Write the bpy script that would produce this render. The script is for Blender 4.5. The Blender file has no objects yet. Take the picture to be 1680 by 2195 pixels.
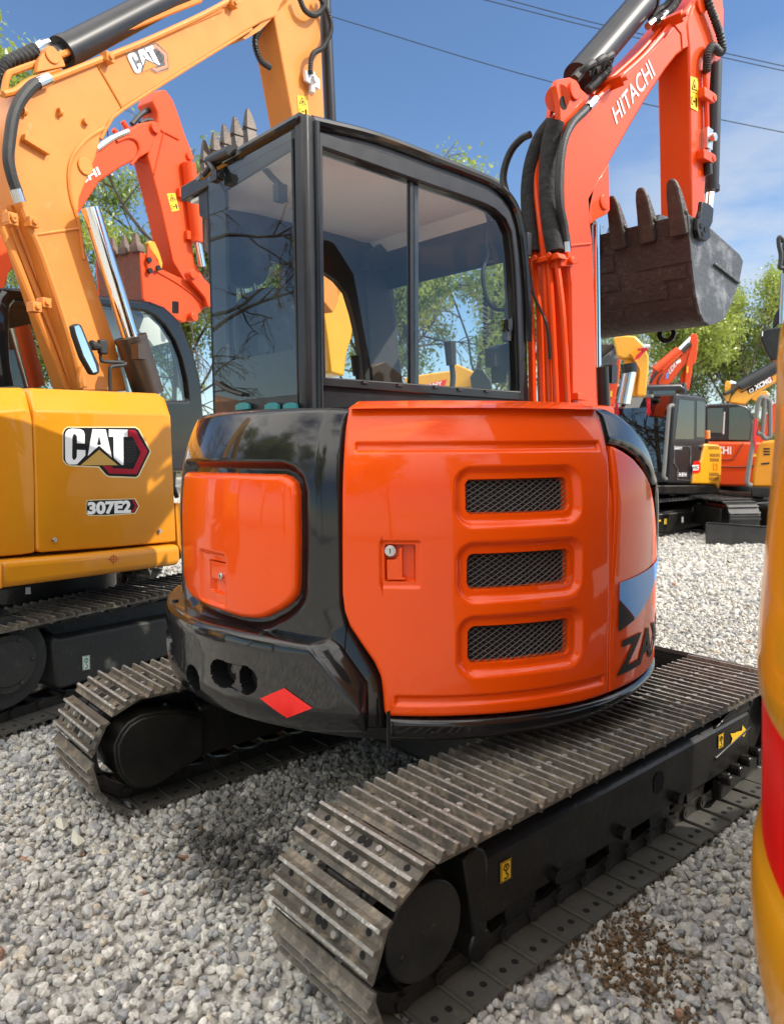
import bpy, bmesh, math, random
import numpy as np
from mathutils import Vector, Matrix
R_ = math.radians
rng = np.random.default_rng(7); random.seed(7)
SC = bpy.context.scene
COL = SC.collection

# ------------------------------------------------------------------ camera
YAW, PITCH, ROLL, FPX = R_(48.8), R_(5.4), R_(-0.3), 1600.0
CAM = np.array([-2.35, -2.18, 1.45])
def cam_axes():
    c, s = math.cos, math.sin
    f = np.array([c(YAW)*c(PITCH), s(YAW)*c(PITCH), -s(PITCH)])
    r = np.array([s(YAW), -c(YAW), 0.0]); u = np.cross(r, f)
    return np.array([c(ROLL)*r + s(ROLL)*u, -s(ROLL)*r + c(ROLL)*u, f])
AX = cam_axes()
cd = bpy.data.cameras.new('camera'); cam = bpy.data.objects.new('camera', cd); COL.objects.link(cam)
cd.sensor_fit = 'VERTICAL'; cd.sensor_height = 24.0; cd.lens = FPX/2194*24.0
cd.dof.use_dof = True; cd.dof.focus_distance = 3.2; cd.dof.aperture_fstop = 2.8
cd.clip_start = 0.05; cd.clip_end = 2000
m4 = Matrix.Identity(4)
for i in range(3):
    m4[i][0] = AX[0][i]; m4[i][1] = AX[1][i]; m4[i][2] = -AX[2][i]; m4[i][3] = CAM[i]
cam.matrix_world = m4
SC.camera = cam
# ------------------------------------------------------------------ light
SUN_H, SUN_E = R_(-50), R_(40)          # heading (from +X towards +Y) and elevation
sl = bpy.data.lights.new('sun', 'SUN'); sl.energy = 2.6; sl.angle = R_(0.5); sl.color = (1, .94, .84)
sun = bpy.data.objects.new('sun', sl); COL.objects.link(sun)
sd = Vector((math.cos(SUN_E)*math.cos(SUN_H), math.cos(SUN_E)*math.sin(SUN_H), math.sin(SUN_E)))
sun.rotation_euler = sd.to_track_quat('Z', 'Y').to_euler(); sun.location = (6, -8, 12)
W = bpy.data.worlds.new('World'); SC.world = W; W.use_nodes = True
nt = W.node_tree; nt.nodes.clear()
wo = nt.nodes.new('ShaderNodeOutputWorld'); bg = nt.nodes.new('ShaderNodeBackground')
sky = nt.nodes.new('ShaderNodeTexSky'); sky.sky_type = 'NISHITA'; sky.sun_disc = False
sky.sun_elevation = SUN_E; sky.sun_rotation = math.pi/2 - SUN_H
sky.air_density = 1.0; sky.dust_density = 0.0; sky.ozone_density = 5.5
bg.inputs['Strength'].default_value = 0.08
# thin clouds low on the right, from the direction of view of the sky itself
tc = nt.nodes.new('ShaderNodeTexCoord'); mp = nt.nodes.new('ShaderNodeMapping'); mp.inputs['Scale'].default_value = (3.0, 3.0, 9.0)
nz = nt.nodes.new('ShaderNodeTexNoise'); nz.inputs['Scale'].default_value = 1.3; nz.inputs['Detail'].default_value = 7; nz.inputs['Roughness'].default_value = .6
cr = nt.nodes.new('ShaderNodeValToRGB'); cr.color_ramp.elements[0].position = .36; cr.color_ramp.elements[1].position = .62
dt = nt.nodes.new('ShaderNodeVectorMath'); dt.operation = 'DOT_PRODUCT'; dt.inputs[1].default_value = (math.cos(R_(22))*.98, math.sin(R_(22))*.98, .14)
mr = nt.nodes.new('ShaderNodeMapRange'); mr.inputs['From Min'].default_value = .945; mr.inputs['From Max'].default_value = 1.0
ml = nt.nodes.new('ShaderNodeMath'); ml.operation = 'MULTIPLY'
mx = nt.nodes.new('ShaderNodeMixRGB'); mx.inputs['Color2'].default_value = (4.6, 4.9, 5.3, 1)
L = nt.links.new
L(tc.outputs['Generated'], mp.inputs['Vector']); L(mp.outputs[0], nz.inputs['Vector']); L(nz.outputs[0], cr.inputs[0])
L(tc.outputs['Generated'], dt.inputs[0]); L(dt.outputs['Value'], mr.inputs['Value'])
L(cr.outputs[0], ml.inputs[0]); L(mr.outputs[0], ml.inputs[1]); L(ml.outputs[0], mx.inputs['Fac'])
# bright cloud added to the unseen sky behind the photographer, neutral fill for the shade
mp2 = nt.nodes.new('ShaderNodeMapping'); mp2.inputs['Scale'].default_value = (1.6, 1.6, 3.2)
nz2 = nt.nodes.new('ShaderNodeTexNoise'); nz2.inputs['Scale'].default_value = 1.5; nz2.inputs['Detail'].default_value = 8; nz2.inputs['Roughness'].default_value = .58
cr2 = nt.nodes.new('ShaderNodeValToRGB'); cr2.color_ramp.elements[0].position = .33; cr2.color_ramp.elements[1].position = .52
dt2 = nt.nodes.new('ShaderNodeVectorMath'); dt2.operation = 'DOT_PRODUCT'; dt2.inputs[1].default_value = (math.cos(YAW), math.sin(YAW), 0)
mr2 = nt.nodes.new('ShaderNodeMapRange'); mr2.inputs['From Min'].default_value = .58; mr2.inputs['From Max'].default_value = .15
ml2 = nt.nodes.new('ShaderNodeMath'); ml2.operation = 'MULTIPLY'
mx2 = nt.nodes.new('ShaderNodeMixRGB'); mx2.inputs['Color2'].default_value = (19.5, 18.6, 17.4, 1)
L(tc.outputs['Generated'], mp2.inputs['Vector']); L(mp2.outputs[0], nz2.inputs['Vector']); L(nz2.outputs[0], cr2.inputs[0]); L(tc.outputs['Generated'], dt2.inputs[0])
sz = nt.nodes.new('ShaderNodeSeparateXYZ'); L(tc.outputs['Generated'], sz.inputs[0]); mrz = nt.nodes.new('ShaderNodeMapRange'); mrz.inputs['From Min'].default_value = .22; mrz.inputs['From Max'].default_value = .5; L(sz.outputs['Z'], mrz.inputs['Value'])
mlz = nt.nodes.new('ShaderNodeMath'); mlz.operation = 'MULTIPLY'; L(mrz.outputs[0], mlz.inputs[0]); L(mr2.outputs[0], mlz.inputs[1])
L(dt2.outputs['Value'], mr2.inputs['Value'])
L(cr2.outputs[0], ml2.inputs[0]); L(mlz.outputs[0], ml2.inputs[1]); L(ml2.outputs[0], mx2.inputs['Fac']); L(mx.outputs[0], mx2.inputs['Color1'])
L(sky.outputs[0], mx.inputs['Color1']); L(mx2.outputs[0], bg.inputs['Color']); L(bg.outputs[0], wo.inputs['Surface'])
vs = SC.view_settings
SC.display_settings.display_device = 'sRGB'
vs.view_transform = 'Standard'; vs.look = 'None'; vs.gamma = 1.0; vs.use_curve_mapping = False
vs.exposure = 1.05
try:
    SC.cycles.max_bounces = 8; SC.cycles.transparent_max_bounces = 12
except Exception: pass

# ------------------------------------------------------------------ projection helpers: photo point -> point on a real plane / cylinder
ZO = dict(V=(0,0,1),R1=(0,0,.42989),R2=(0,500,.33069),R3=(0,833.3,.35431),R4=(388.9,222.2,.46296),R5=(1000,0,.40476),R6=(1222.2,666.7,.27249),
 S1=(333.3,833.3,.35431),S2=(694.4,833.3,.44643),S3=(500,1500,.39683),S4=(944.4,1333.3,.43783),S5=(0,1388.9,.42989),T1=(1277.8,666.7,.23942),
 T2=(1500,500,.20247),T3=(0,444.4,.29762),T4=(1277.8,1388.9,.23942))
def ray(x, y, z='V'):
    a, b, k = ZO[z]; x = a+k*x; y = b+k*y
    return np.array([(x-840)/FPX, -(y-1097)/FPX, 1.0]) @ AX
def on(x, y, z, p0, n):
    d = ray(x, y, z); p0 = np.asarray(p0, float); n = np.asarray(n, float)
    return CAM + d*(((p0-CAM)@n)/(d@n))
def PL(pts, z, ax, v):
    n = np.zeros(3); n['xyz'.index(ax)] = 1; p0 = n*v
    return [on(x, y, z, p0, n) for x, y in pts]
def proj(p):
    q = AX @ (np.asarray(p)-CAM); return 840+FPX*q[0]/q[2], 1097-FPX*q[1]/q[2]
OC = np.array([-.213, .107])
def PC(x, y, z, rf, o=OC):
    d = ray(x, y, z); h = 1.0
    for _ in range(14):
        r = rf(h); a = d[:2]@d[:2]; w = CAM[:2]-o; b = w@d[:2]; c = w@w-r*r
        t = (-b-math.sqrt(max(b*b-a*c, 0)))/a; p = CAM+t*d; h = p[2]
    return math.atan2(p[1]-o[1], p[0]-o[0]) % (2*math.pi), h

# ------------------------------------------------------------------ materials
MATS = {}
def newmat(name):
    m = bpy.data.materials.new(name); m.use_nodes = True
    n = m.node_tree.nodes; return m, n, m.node_tree.links.new, n['Principled BSDF']
def mat(name, col, rough=.5, metal=0, coat=0, col2=None, nscale=6, nmix=.5, col3=None, n3=40, n3pos=(.55,.75), bump=0, bscale=60, rvar=0, spec=.5, coatr=.04, detail=5):
    """principled paint / metal / rubber with two scales of procedural wear"""
    m, N, L, p = newmat(name)
    p.inputs['Roughness'].default_value = rough; p.inputs['Metallic'].default_value = metal
    p.inputs['Coat Weight'].default_value = coat; p.inputs['Coat Roughness'].default_value = coatr
    p.inputs['Specular IOR Level'].default_value = spec
    tc = N.new('ShaderNodeTexCoord'); oi = N.new('ShaderNodeObjectInfo')
    ad = N.new('ShaderNodeVectorMath'); ad.operation = 'MULTIPLY_ADD'
    ad.inputs[1].default_value = (1, 1, 1)
    sc = N.new('ShaderNodeVectorMath'); sc.operation = 'SCALE'; sc.inputs[0].default_value = (9.1, 5.3, 7.7)
    L(oi.outputs['Random'], sc.inputs['Scale']); L(tc.outputs['Object'], ad.inputs[0]); L(sc.outputs[0], ad.inputs[2])
    vec = ad.outputs[0]
    src = None
    if col2 is not None:
        n1 = N.new('ShaderNodeTexNoise'); n1.inputs['Scale'].default_value = nscale; n1.inputs['Detail'].default_value = detail; n1.inputs['Roughness'].default_value = .62
        L(vec, n1.inputs['Vector'])
        r1 = N.new('ShaderNodeValToRGB'); r1.color_ramp.elements[0].position = .5-.5*nmix*.6; r1.color_ramp.elements[1].position = .5+.5*nmix*.6
        r1.color_ramp.elements[0].color = (*col, 1); r1.color_ramp.elements[1].color = (*col2, 1)
        L(n1.outputs[0], r1.inputs[0]); src = r1.outputs[0]
    if col3 is not None:
        n2 = N.new('ShaderNodeTexNoise'); n2.inputs['Scale'].default_value = n3; n2.inputs['Detail'].default_value = 6; n2.inputs['Roughness'].default_value = .7
        L(vec, n2.inputs['Vector'])
        r2 = N.new('ShaderNodeValToRGB'); r2.color_ramp.elements[0].position = n3pos[0]; r2.color_ramp.elements[1].position = n3pos[1]
        L(n2.outputs[0], r2.inputs[0])
        mx = N.new('ShaderNodeMixRGB'); mx.inputs['Color2'].default_value = (*col3, 1)
        if src is not None: L(src, mx.inputs['Color1'])
        else: mx.inputs['Color1'].default_value = (*col, 1)
        L(r2.outputs[0], mx.inputs['Fac']); src = mx.outputs[0]
    if src is not None: L(src, p.inputs['Base Color'])
    else: p.inputs['Base Color'].default_value = (*col, 1)
    if rvar:
        n4 = N.new('ShaderNodeTexNoise'); n4.inputs['Scale'].default_value = nscale*1.7; n4.inputs['Detail'].default_value = 4
        L(vec, n4.inputs['Vector'])
        mp = N.new('ShaderNodeMapRange'); mp.inputs['From Min'].default_value = .3; mp.inputs['From Max'].default_value = .7
        mp.inputs['To Min'].default_value = max(0, rough-rvar); mp.inputs['To Max'].default_value = rough+rvar
        L(n4.outputs[0], mp.inputs['Value']); L(mp.outputs[0], p.inputs['Roughness'])
    if bump:
        n5 = N.new('ShaderNodeTexNoise'); n5.inputs['Scale'].default_value = bscale; n5.inputs['Detail'].default_value = 4
        L(vec, n5.inputs['Vector']); b = N.new('ShaderNodeBump'); b.inputs['Strength'].default_value = bump; b.inputs['Distance'].default_value = .01
        L(n5.outputs[0], b.inputs['Height']); L(b.outputs[0], p.inputs['Normal'])
        if coat: L(b.outputs[0], p.inputs['Coat Normal'])
    MATS[name] = m; return m
def glass(name, tint, refl=1.0, rough=.0):
    m, N, L, p = newmat(name); N.remove(p)
    out = N['Material Output']; t = N.new('ShaderNodeBsdfTransparent'); t.inputs[0].default_value = (*tint, 1)
    g = N.new('ShaderNodeBsdfGlossy'); g.inputs['Roughness'].default_value = rough; g.inputs['Color'].default_value = (1, 1, 1, 1)
    ge = N.new('ShaderNodeNewGeometry'); dp = N.new('ShaderNodeVectorMath'); dp.operation = 'DOT_PRODUCT'
    L(ge.outputs['Normal'], dp.inputs[0]); L(ge.outputs['Incoming'], dp.inputs[1])
    ab = N.new('ShaderNodeMath'); ab.operation = 'ABSOLUTE'; L(dp.outputs['Value'], ab.inputs[0])
    iv = N.new('ShaderNodeMath'); iv.operation = 'SUBTRACT'; iv.inputs[0].default_value = 1; L(ab.outputs[0], iv.inputs[1])
    pw = N.new('ShaderNodeMath'); pw.operation = 'POWER'; pw.inputs[1].default_value = 5; L(iv.outputs[0], pw.inputs[0])
    mu = N.new('ShaderNodeMath'); mu.operation = 'MULTIPLY_ADD'; mu.use_clamp = True; mu.inputs[1].default_value = .92*refl; mu.inputs[2].default_value = .07*refl; L(pw.outputs[0], mu.inputs[0])
    ms = N.new('ShaderNodeMixShader'); L(mu.outputs[0], ms.inputs[0]); L(t.outputs[0], ms.inputs[1]); L(g.outputs[0], ms.inputs[2])
    L(ms.outputs[0], out.inputs['Surface']); MATS[name] = m; return m

mat('orange', (.76,.074,.002), .32, coat=.6, spec=.08, col2=(.71,.066,.002), nscale=1.6, bump=.02, bscale=5, rvar=.04)
mat('orange_boom', (.74,.060,.006), .36, coat=.5, spec=.15, col2=(.72,.066,.006), nscale=2, bump=.03, bscale=7)
mat('orange_old', (.70,.075,.012), .45, coat=.2, spec=.2, col2=(.66,.07,.014), nscale=4)
mat('black_gloss', (.007,.007,.008), .3, coat=.9, spec=.1, col2=(.010,.010,.011), nscale=3, bump=.03, bscale=4, rvar=.05)
mat('black_paint', (.012,.012,.014), .40, coat=.25, spec=.25, col2=(.018,.018,.020), nscale=8, rvar=.08, col3=(.05,.048,.045), n3=90, n3pos=(.66,.85))
mat('black_frame', (.005,.005,.005), .42, coat=.15, spec=.25, col2=(.016,.014,.011), nscale=5, rvar=.1, col3=(.10,.085,.065), n3=35, n3pos=(.62,.85), bump=.12, bscale=40)
mat('rubber', (.012,.012,.012), .62, col2=(.02,.02,.02), nscale=10, bump=.1, bscale=120)
mat('dark_inside', (.004,.004,.004), .9)
mat('shoe_steel', (.155,.135,.105), .5, metal=.2, col2=(.040,.038,.037), nscale=7, nmix=.9, col3=(.29,.235,.165), n3=22, n3pos=(.5,.75), bump=.5, bscale=70)
mat('shoe_worn', (.36,.35,.33), .5, metal=.25, col2=(.16,.145,.125), nscale=30, nmix=.9, col3=(.62,.61,.59), n3=60, n3pos=(.54,.66), bump=.4, bscale=120)
mat('shoe_inner', (.075,.074,.066), .5, metal=.2, col2=(.11,.105,.09), nscale=6, nmix=.9, col3=(.18,.165,.13), n3=25, n3pos=(.6,.8), bump=.2, bscale=60)
mat('chain_steel', (.016,.015,.014), .38, metal=.3, coat=.3, col2=(.035,.03,.026), nscale=20, bump=.3, bscale=50)
mat('steel', (.62,.62,.62), .22, metal=1, col2=(.5,.5,.5), nscale=20)
mat('chrome', (.82,.83,.85), .07, metal=1)
mat('yellow_cat', (.66,.255,.010), .36, coat=.45, spec=.15, col2=(.60,.228,.010), nscale=2.2, bump=.04, bscale=9, rvar=.05)
mat('yellow_boom', (.66,.235,.045), .42, coat=.2, spec=.25, col2=(.60,.205,.038), nscale=3, col3=(.72,.36,.15), n3=5, n3pos=(.62,.8))
mat('yellow_sun', (.76,.36,.012), .38, coat=.4, col2=(.70,.32,.012), nscale=3)
mat('black_hose', (.012,.012,.013), .55, col2=(.022,.022,.022), nscale=20, bump=.3, bscale=160)
mat('sleeve', (.010,.010,.011), .85, col2=(.02,.02,.021), nscale=14, bump=.9, bscale=30)
mat('cat_frame', (.030,.030,.027), .6, col2=(.018,.018,.018), nscale=5, nmix=.9, col3=(.075,.066,.05), n3=20, n3pos=(.55,.8), bump=.2, bscale=40)
mat('brown_cyl', (.035,.022,.014), .4, coat=.3, col2=(.05,.03,.018), nscale=5)
mat('logo_faded', (.62,.20,.10), .45)
mat('shoe_dark', (.03,.03,.03), .55, metal=.2, col2=(.06,.058,.055), nscale=9, nmix=.9, bump=.2)
mat('wire', (.10,.10,.10), .45, metal=.5)
mat('yellow_fore', (.72,.30,.010), .32, coat=.6, spec=.15, col2=(.68,.29,.012), nscale=2, bump=.02, bscale=6)
mat('tooth_rust', (.17,.11,.08), .6, col2=(.09,.06,.05), nscale=12, nmix=.9, bump=.3)
mat('blade_black', (.014,.014,.014), .45, coat=.2, col2=(.03,.028,.026), nscale=5)
mat('scrap', (.5,.48,.4), .5)
mat('dark_cyl', (.016,.017,.019), .38, coat=.12, spec=.3, col2=(.024,.025,.027), nscale=6)
mat('bucket_back', (.055,.034,.028), .62, metal=.1, col2=(.025,.017,.016), nscale=5, nmix=.9, col3=(.13,.10,.08), n3=18, n3pos=(.55,.8), bump=.7, bscale=45)
mat('bucket_side', (.085,.088,.092), .5, metal=.3, col2=(.045,.046,.05), nscale=4, nmix=.8, col3=(.26,.26,.27), n3=9, n3pos=(.5,.75), bump=.4, bscale=40)
mat('tooth_steel', (.09,.07,.058), .5, metal=.4, col2=(.045,.036,.032), nscale=18, nmix=.9, col3=(.2,.13,.09), n3=30, n3pos=(.6,.8), bump=.4, bscale=60)
mat('bucket_rust', (.24,.060,.026), .6, col2=(.10,.04,.025), nscale=8, nmix=.9, bump=.5, bscale=40)
mat('white', (.80,.80,.80), .45); mat('decal_grey', (.62,.62,.64), .4); mat('decal_black', (.015,.015,.016), .5, spec=.1); mat('decal_red', (.42,.015,.035), .4, spec=.12, col2=(.30,.01,.025), nscale=6)
mat('decal_cream', (.75,.62,.34), .4); mat('tape_red', (.86,.012,.008), .28, col2=(.75,.008,.006), nscale=8); mat('decal_yellow', (.85,.52,.02), .4); mat('decal_blue', (.05,.30,.78), .35)
mat('decal_green', (.02,.33,.12), .4); mat('decal_gold', (.50,.29,.05), .35); mat('light_red', (.9,.06,.04), .3)
mat('liner', (.80,.81,.79), .8, col2=(.75,.76,.74), nscale=2); mat('seat_fabric', (.025,.025,.027), .85, col2=(.04,.04,.043), nscale=30); mat('cab_plastic', (.02,.0205,.022), .55)
mat('teal', (.02,.24,.26), .4); mat('grey_foam', (.20,.20,.19), .75, col2=(.12,.12,.115), nscale=60, nmix=.8); mat('amber', (.9,.22,.02), .2, coat=1); mat('ribbon', (.62,.015,.03), .6)
mat('lamp_lens', (.75,.75,.72), .15)
mat('mirror_glass', (.8,.8,.8), .02, metal=1)
glass('glass_side', (.94,.98,.96), .65); glass('glass_rear', (.74,.80,.77), .85); glass('glass_cat', (.62,.68,.62), 1.3); glass('glass_dark', (.10,.12,.12), 1.6); glass('glass_film', (.94,.97,.95), .2)
M = MATS

# ------------------------------------------------------------------ things and meshes
ORG = {}
def thing(name, label, cat, loc=(0,0,0), group=None, rotz=0):
    o = bpy.data.objects.new(name, None); COL.objects.link(o); o.location = loc; o.rotation_euler = (0, 0, rotz)
    o.empty_display_size = .2
    o['label'] = label; o['category'] = cat
    if group: o['group'] = group
    ORG[o.name] = np.array(loc, float); return o
def tag(o, label=None, cat=None, group=None, kind=None):
    for k, v in (('label', label), ('category', cat), ('group', group), ('kind', kind)):
        if v: o[k] = v
    return o
def unit(v):
    v = np.asarray(v, float); return v/(np.linalg.norm(v)+1e-12)
def frame(t):
    t = unit(t); a = np.array([0, 0, 1.0]) if abs(t[2]) < .9 else np.array([1.0, 0, 0])
    u = unit(np.cross(a, t)); return u, np.cross(t, u)
def catmull(P, k=6):
    P = [np.asarray(p, float) for p in P]
    if len(P) < 3: return P
    Q = [2*P[0]-P[1]]+P+[2*P[-1]-P[-2]]; out = []
    for i in range(1, len(Q)-2):
        a, b, c, d = Q[i-1:i+3]
        for j in range(k):
            t = j/k; out.append(.5*((2*b)+(-a+c)*t+(2*a-5*b+4*c-d)*t*t+(-a+3*b-3*c+d)*t**3))
    out.append(P[-1]); return out
class MB:
    def __init__(s): s.v = []; s.f = []; s.mi = []; s.off = np.zeros(3)
    def add(s, vs, fs, mi=0):
        b = len(s.v); s.v += [tuple(map(float, p)) for p in vs]; s.f += [tuple(b+i for i in f) for f in fs]; s.mi += [mi]*len(fs); return s
    def prism(s, poly, vec, mi=0, mi_cap=None):
        n = len(poly); poly = [np.asarray(p, float) for p in poly]; vec = np.asarray(vec, float)
        nn = sum((np.cross(poly[i]-poly[0], poly[(i+1) % n]-poly[0]) for i in range(n)), np.zeros(3))
        if nn@vec > 0: poly = poly[::-1]
        vs = poly+[p+vec for p in poly]
        fs = [tuple(range(n))]+[tuple(range(2*n-1, n-1, -1))]
        s.add(vs, fs, mi if mi_cap is None else mi_cap); b = len(s.v)-2*n
        for i in range(n):
            j = (i+1) % n; s.f.append((b+j, b+i, b+n+i, b+n+j)); s.mi.append(mi)
        return s
    def box(s, c, size, rz=0, mi=0, ax=None):
        c = np.asarray(c, float); x, y, z = [np.array(a, float) for a in ((1,0,0),(0,1,0),(0,0,1))] if ax is None else [unit(a) for a in ax]
        if rz: x, y = np.array([math.cos(rz), math.sin(rz), 0]), np.array([-math.sin(rz), math.cos(rz), 0])
        h = np.asarray(size, float)/2
        P = [c-x*h[0]-y*h[1]-z*h[2], c+x*h[0]-y*h[1]-z*h[2], c+x*h[0]+y*h[1]-z*h[2], c-x*h[0]+y*h[1]-z*h[2]]
        return s.prism(P, z*2*h[2], mi)
    def cyl(s, a, b, r, r2=None, n=16, mi=0, cap=True):
        a = np.asarray(a, float); b = np.asarray(b, float); r2 = r if r2 is None else r2; u, v = frame(b-a); vs = []
        for p, q in ((a, r), (b, r2)):
            for i in range(n):
                t = 2*math.pi*i/n; vs.append(p+q*(math.cos(t)*u+math.sin(t)*v))
        fs = [(i, (i+1) % n, n+(i+1) % n, n+i) for i in range(n)]
        if cap: fs += [tuple(range(n-1, -1, -1)), tuple(range(n, 2*n))]
        return s.add(vs, fs, mi)
    def tube(s, pts, r, n=8, k=6, mi=0, rib=0):
        P = catmull(pts, k) if k > 1 else [np.asarray(p, float) for p in pts]
        if rib:   # corrugated hose
            Q = [P[0]]
            for a, b in zip(P[:-1], P[1:]):
                m = max(1, int(np.linalg.norm(b-a)/rib*2)); Q += [a+(b-a)*j/m for j in range(1, m+1)]
            P = Q
        vs = []; u = None
        for i, p in enumerate(P):
            t = unit((P[min(i+1, len(P)-1)]-P[max(i-1, 0)]))
            if u is None: u, w = frame(t)
            else: u = unit(u-t*(u@t)); w = np.cross(t, u)
            rr = r*(1.1 if i % 2 else .88) if rib else r
            for j in range(n):
                a = 2*math.pi*j/n; vs.append(p+rr*(math.cos(a)*u+math.sin(a)*w))
        fs = []
        for i in range(len(P)-1):
            for j in range(n): fs.append((i*n+j, i*n+(j+1) % n, (i+1)*n+(j+1) % n, (i+1)*n+j))
        fs += [tuple(range(n-1, -1, -1)), tuple(range((len(P)-1)*n, len(P)*n))]
        return s.add(vs, fs, mi)
    def grid(s, A, mi=0, flip=False):
        nu, nv, _ = A.shape; b = len(s.v); s.v += [tuple(p) for p in A.reshape(-1, 3).tolist()]
        for i in range(nu-1):
            for j in range(nv-1):
                f = (b+i*nv+j, b+(i+1)*nv+j, b+(i+1)*nv+j+1, b+i*nv+j+1)
                s.f.append(f[::-1] if flip else f); s.mi.append(mi)
        return s
    def rev(s, prof, c, axis=(0,0,1), n=48, a0=0, a1=2*math.pi, mi=0):
        """surface of revolution; prof = [(r, h)]"""
        u, v = frame(axis); ax = unit(axis); c = np.asarray(c, float)
        if abs(ax[2]) > .99: u, v = np.array([1., 0, 0]), np.array([0, 1., 0])
        A = np.array([[c+ax*h+r*(math.cos(a)*u+math.sin(a)*v) for r, h in prof] for a in np.linspace(a0, a1, n+1)])
        return s.grid(A, mi, flip=False)
    def ring(s, outer, inner, vec, mi=0, N=None):
        """flat frame between two outlines, with thickness vec"""
        N = N or max(len(outer), len(inner))*6
        def res(P):
            P = np.array(P, float); c = np.mean(np.array(inner, float), axis=0)
            e1 = unit(P[1]-P[0]); nn = unit(np.cross(np.array(inner[1])-np.array(inner[0]), np.array(inner[-1])-np.array(inner[0])))
            Q = np.vstack([P, P[:1]]); seg = np.linalg.norm(np.diff(Q, axis=0), axis=1); cum = np.concatenate([[0], np.cumsum(seg)])
            return Q, cum
        Qo, co = res(outer); Qi, ci = res(inner); vec = np.asarray(vec, float)
        # sample both by matching vertex index when counts agree, else by arc length
        if len(outer) == len(inner):
            k = 4; O_, I_ = [], []
            for i in range(len(outer)):
                for j in range(k):
                    O_.append(Qo[i]+(Qo[i+1]-Qo[i])*j/k); I_.append(Qi[i]+(Qi[i+1]-Qi[i])*j/k)
        else:
            f = lambda Q, c: [np.array([np.interp(t*c[-1], c, Q[:, d]) for d in range(3)]) for t in np.arange(N)/N]
            O_, I_ = f(Qo, co), f(Qi, ci)
        n = len(O_); vs = O_+I_+[p+vec for p in O_]+[p+vec for p in I_]; fs = []
        for i in range(n):
            j = (i+1) % n
            fs += [(i, j, n+j, n+i), (2*n+j, 2*n+i, 3*n+i, 3*n+j), (j, i, 2*n+i, 2*n+j), (n+i, n+j, 3*n+j, 3*n+i)]
        return s.add(vs, fs, mi)
    def build(s, name, mats, parent=None, smooth=35, bevel=0, seg=2, local=False):
        me = bpy.data.meshes.new(name)
        off = np.zeros(3)
        if parent is not None and not local:
            r = parent
            while r.parent: r = r.parent
            off = ORG.get(r.name, np.zeros(3))
        me.from_pydata([(a-off[0], b-off[1], c-off[2]) for a, b, c in s.v], [], s.f)
        mats = mats if isinstance(mats, (list, tuple)) else [mats]
        for m in mats: me.materials.append(M[m] if isinstance(m, str) else m)
        if len(mats) > 1: me.polygons.foreach_set('material_index', s.mi)
        bm = bmesh.new(); bm.from_mesh(me); bmesh.ops.recalc_face_normals(bm, faces=bm.faces); bm.to_mesh(me); bm.free()
        if smooth:
            me.polygons.foreach_set('use_smooth', [True]*len(me.polygons)); me.set_sharp_from_angle(angle=R_(smooth))
        me.update()
        o = bpy.data.objects.new(name, me); COL.objects.link(o)
        if parent is not None: o.parent = parent
        if bevel:
            b = o.modifiers.new('bevel', 'BEVEL'); b.width = bevel; b.segments = seg; b.limit_method = 'ANGLE'; b.angle_limit = R_(40); b.harden_normals = False
        return o
def copyobj(o, parent, loc=None, rot=None):
    c = o.copy(); COL.objects.link(c); c.parent = parent
    if loc is not None: c.location = loc
    if rot is not None: c.rotation_euler = rot
    return c
def text2d(body, size=1.0, bold=0.0, space=1.0, shear=0.0):
    cu = bpy.data.curves.new('lettering', 'FONT'); cu.body = body; cu.size = size; cu.offset = bold; cu.space_character = space; cu.shear = shear
    cu.resolution_u = 4
    o = bpy.data.objects.new('lettering', cu); COL.objects.link(o)
    dg = bpy.context.evaluated_depsgraph_get(); me = bpy.data.meshes.new_from_object(o.evaluated_get(dg))
    V = [(v.co.x, v.co.y) for v in me.vertices]; F = [tuple(p.vertices) for p in me.polygons]
    bpy.data.objects.remove(o); bpy.data.curves.remove(cu); bpy.data.meshes.remove(me)
    xs = [v[0] for v in V]; ys = [v[1] for v in V]; x0, x1, y0, y1 = min(xs), max(xs), min(ys), max(ys)
    return [((x-x0)/(x1-x0), (y-y0)/(y1-y0)) for x, y in V], F     # normalised to the unit square
def text_on(mb, body, quad, mi=0, **kw):
    """lettering filling a flat quad (bottom left, bottom right, top right, top left)"""
    V, F = text2d(body, **kw); a, b, c, d = [np.asarray(p, float) for p in quad]
    mb.add([a*(1-x)*(1-y)+b*x*(1-y)+c*x*y+d*(1-x)*y for x, y in V], F, mi)
def flat(mb, pts, mi=0): mb.add(pts, [tuple(range(len(pts)))], mi)
def sm(a, b, x):
    t = np.clip((x-a)/(b-a), 0, 1); return t*t*(3-2*t)
def rsdf(s, z, cs, cz, hw, hh, r):
    qx = np.abs(s-cs)-hw+r; qz = np.abs(z-cz)-hh+r
    return np.hypot(np.maximum(qx, 0), np.maximum(qz, 0))+np.minimum(np.maximum(qx, qz), 0)-r
def polydist(P, X, Y):
    d = np.full(X.shape, 1e9); n = len(P)
    for i in range(n):
        a = P[i]; b = P[(i+1) % n]; e = b-a; L2 = e@e+1e-12
        t = np.clip(((X-a[0])*e[0]+(Y-a[1])*e[1])/L2, 0, 1); d = np.minimum(d, np.hypot(X-a[0]-t*e[0], Y-a[1]-t*e[1]))
    return d
def c3(th, z, r, o=OC): return np.stack([o[0]+r*np.cos(th), o[1]+r*np.sin(th), z+0*r], -1)
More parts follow.
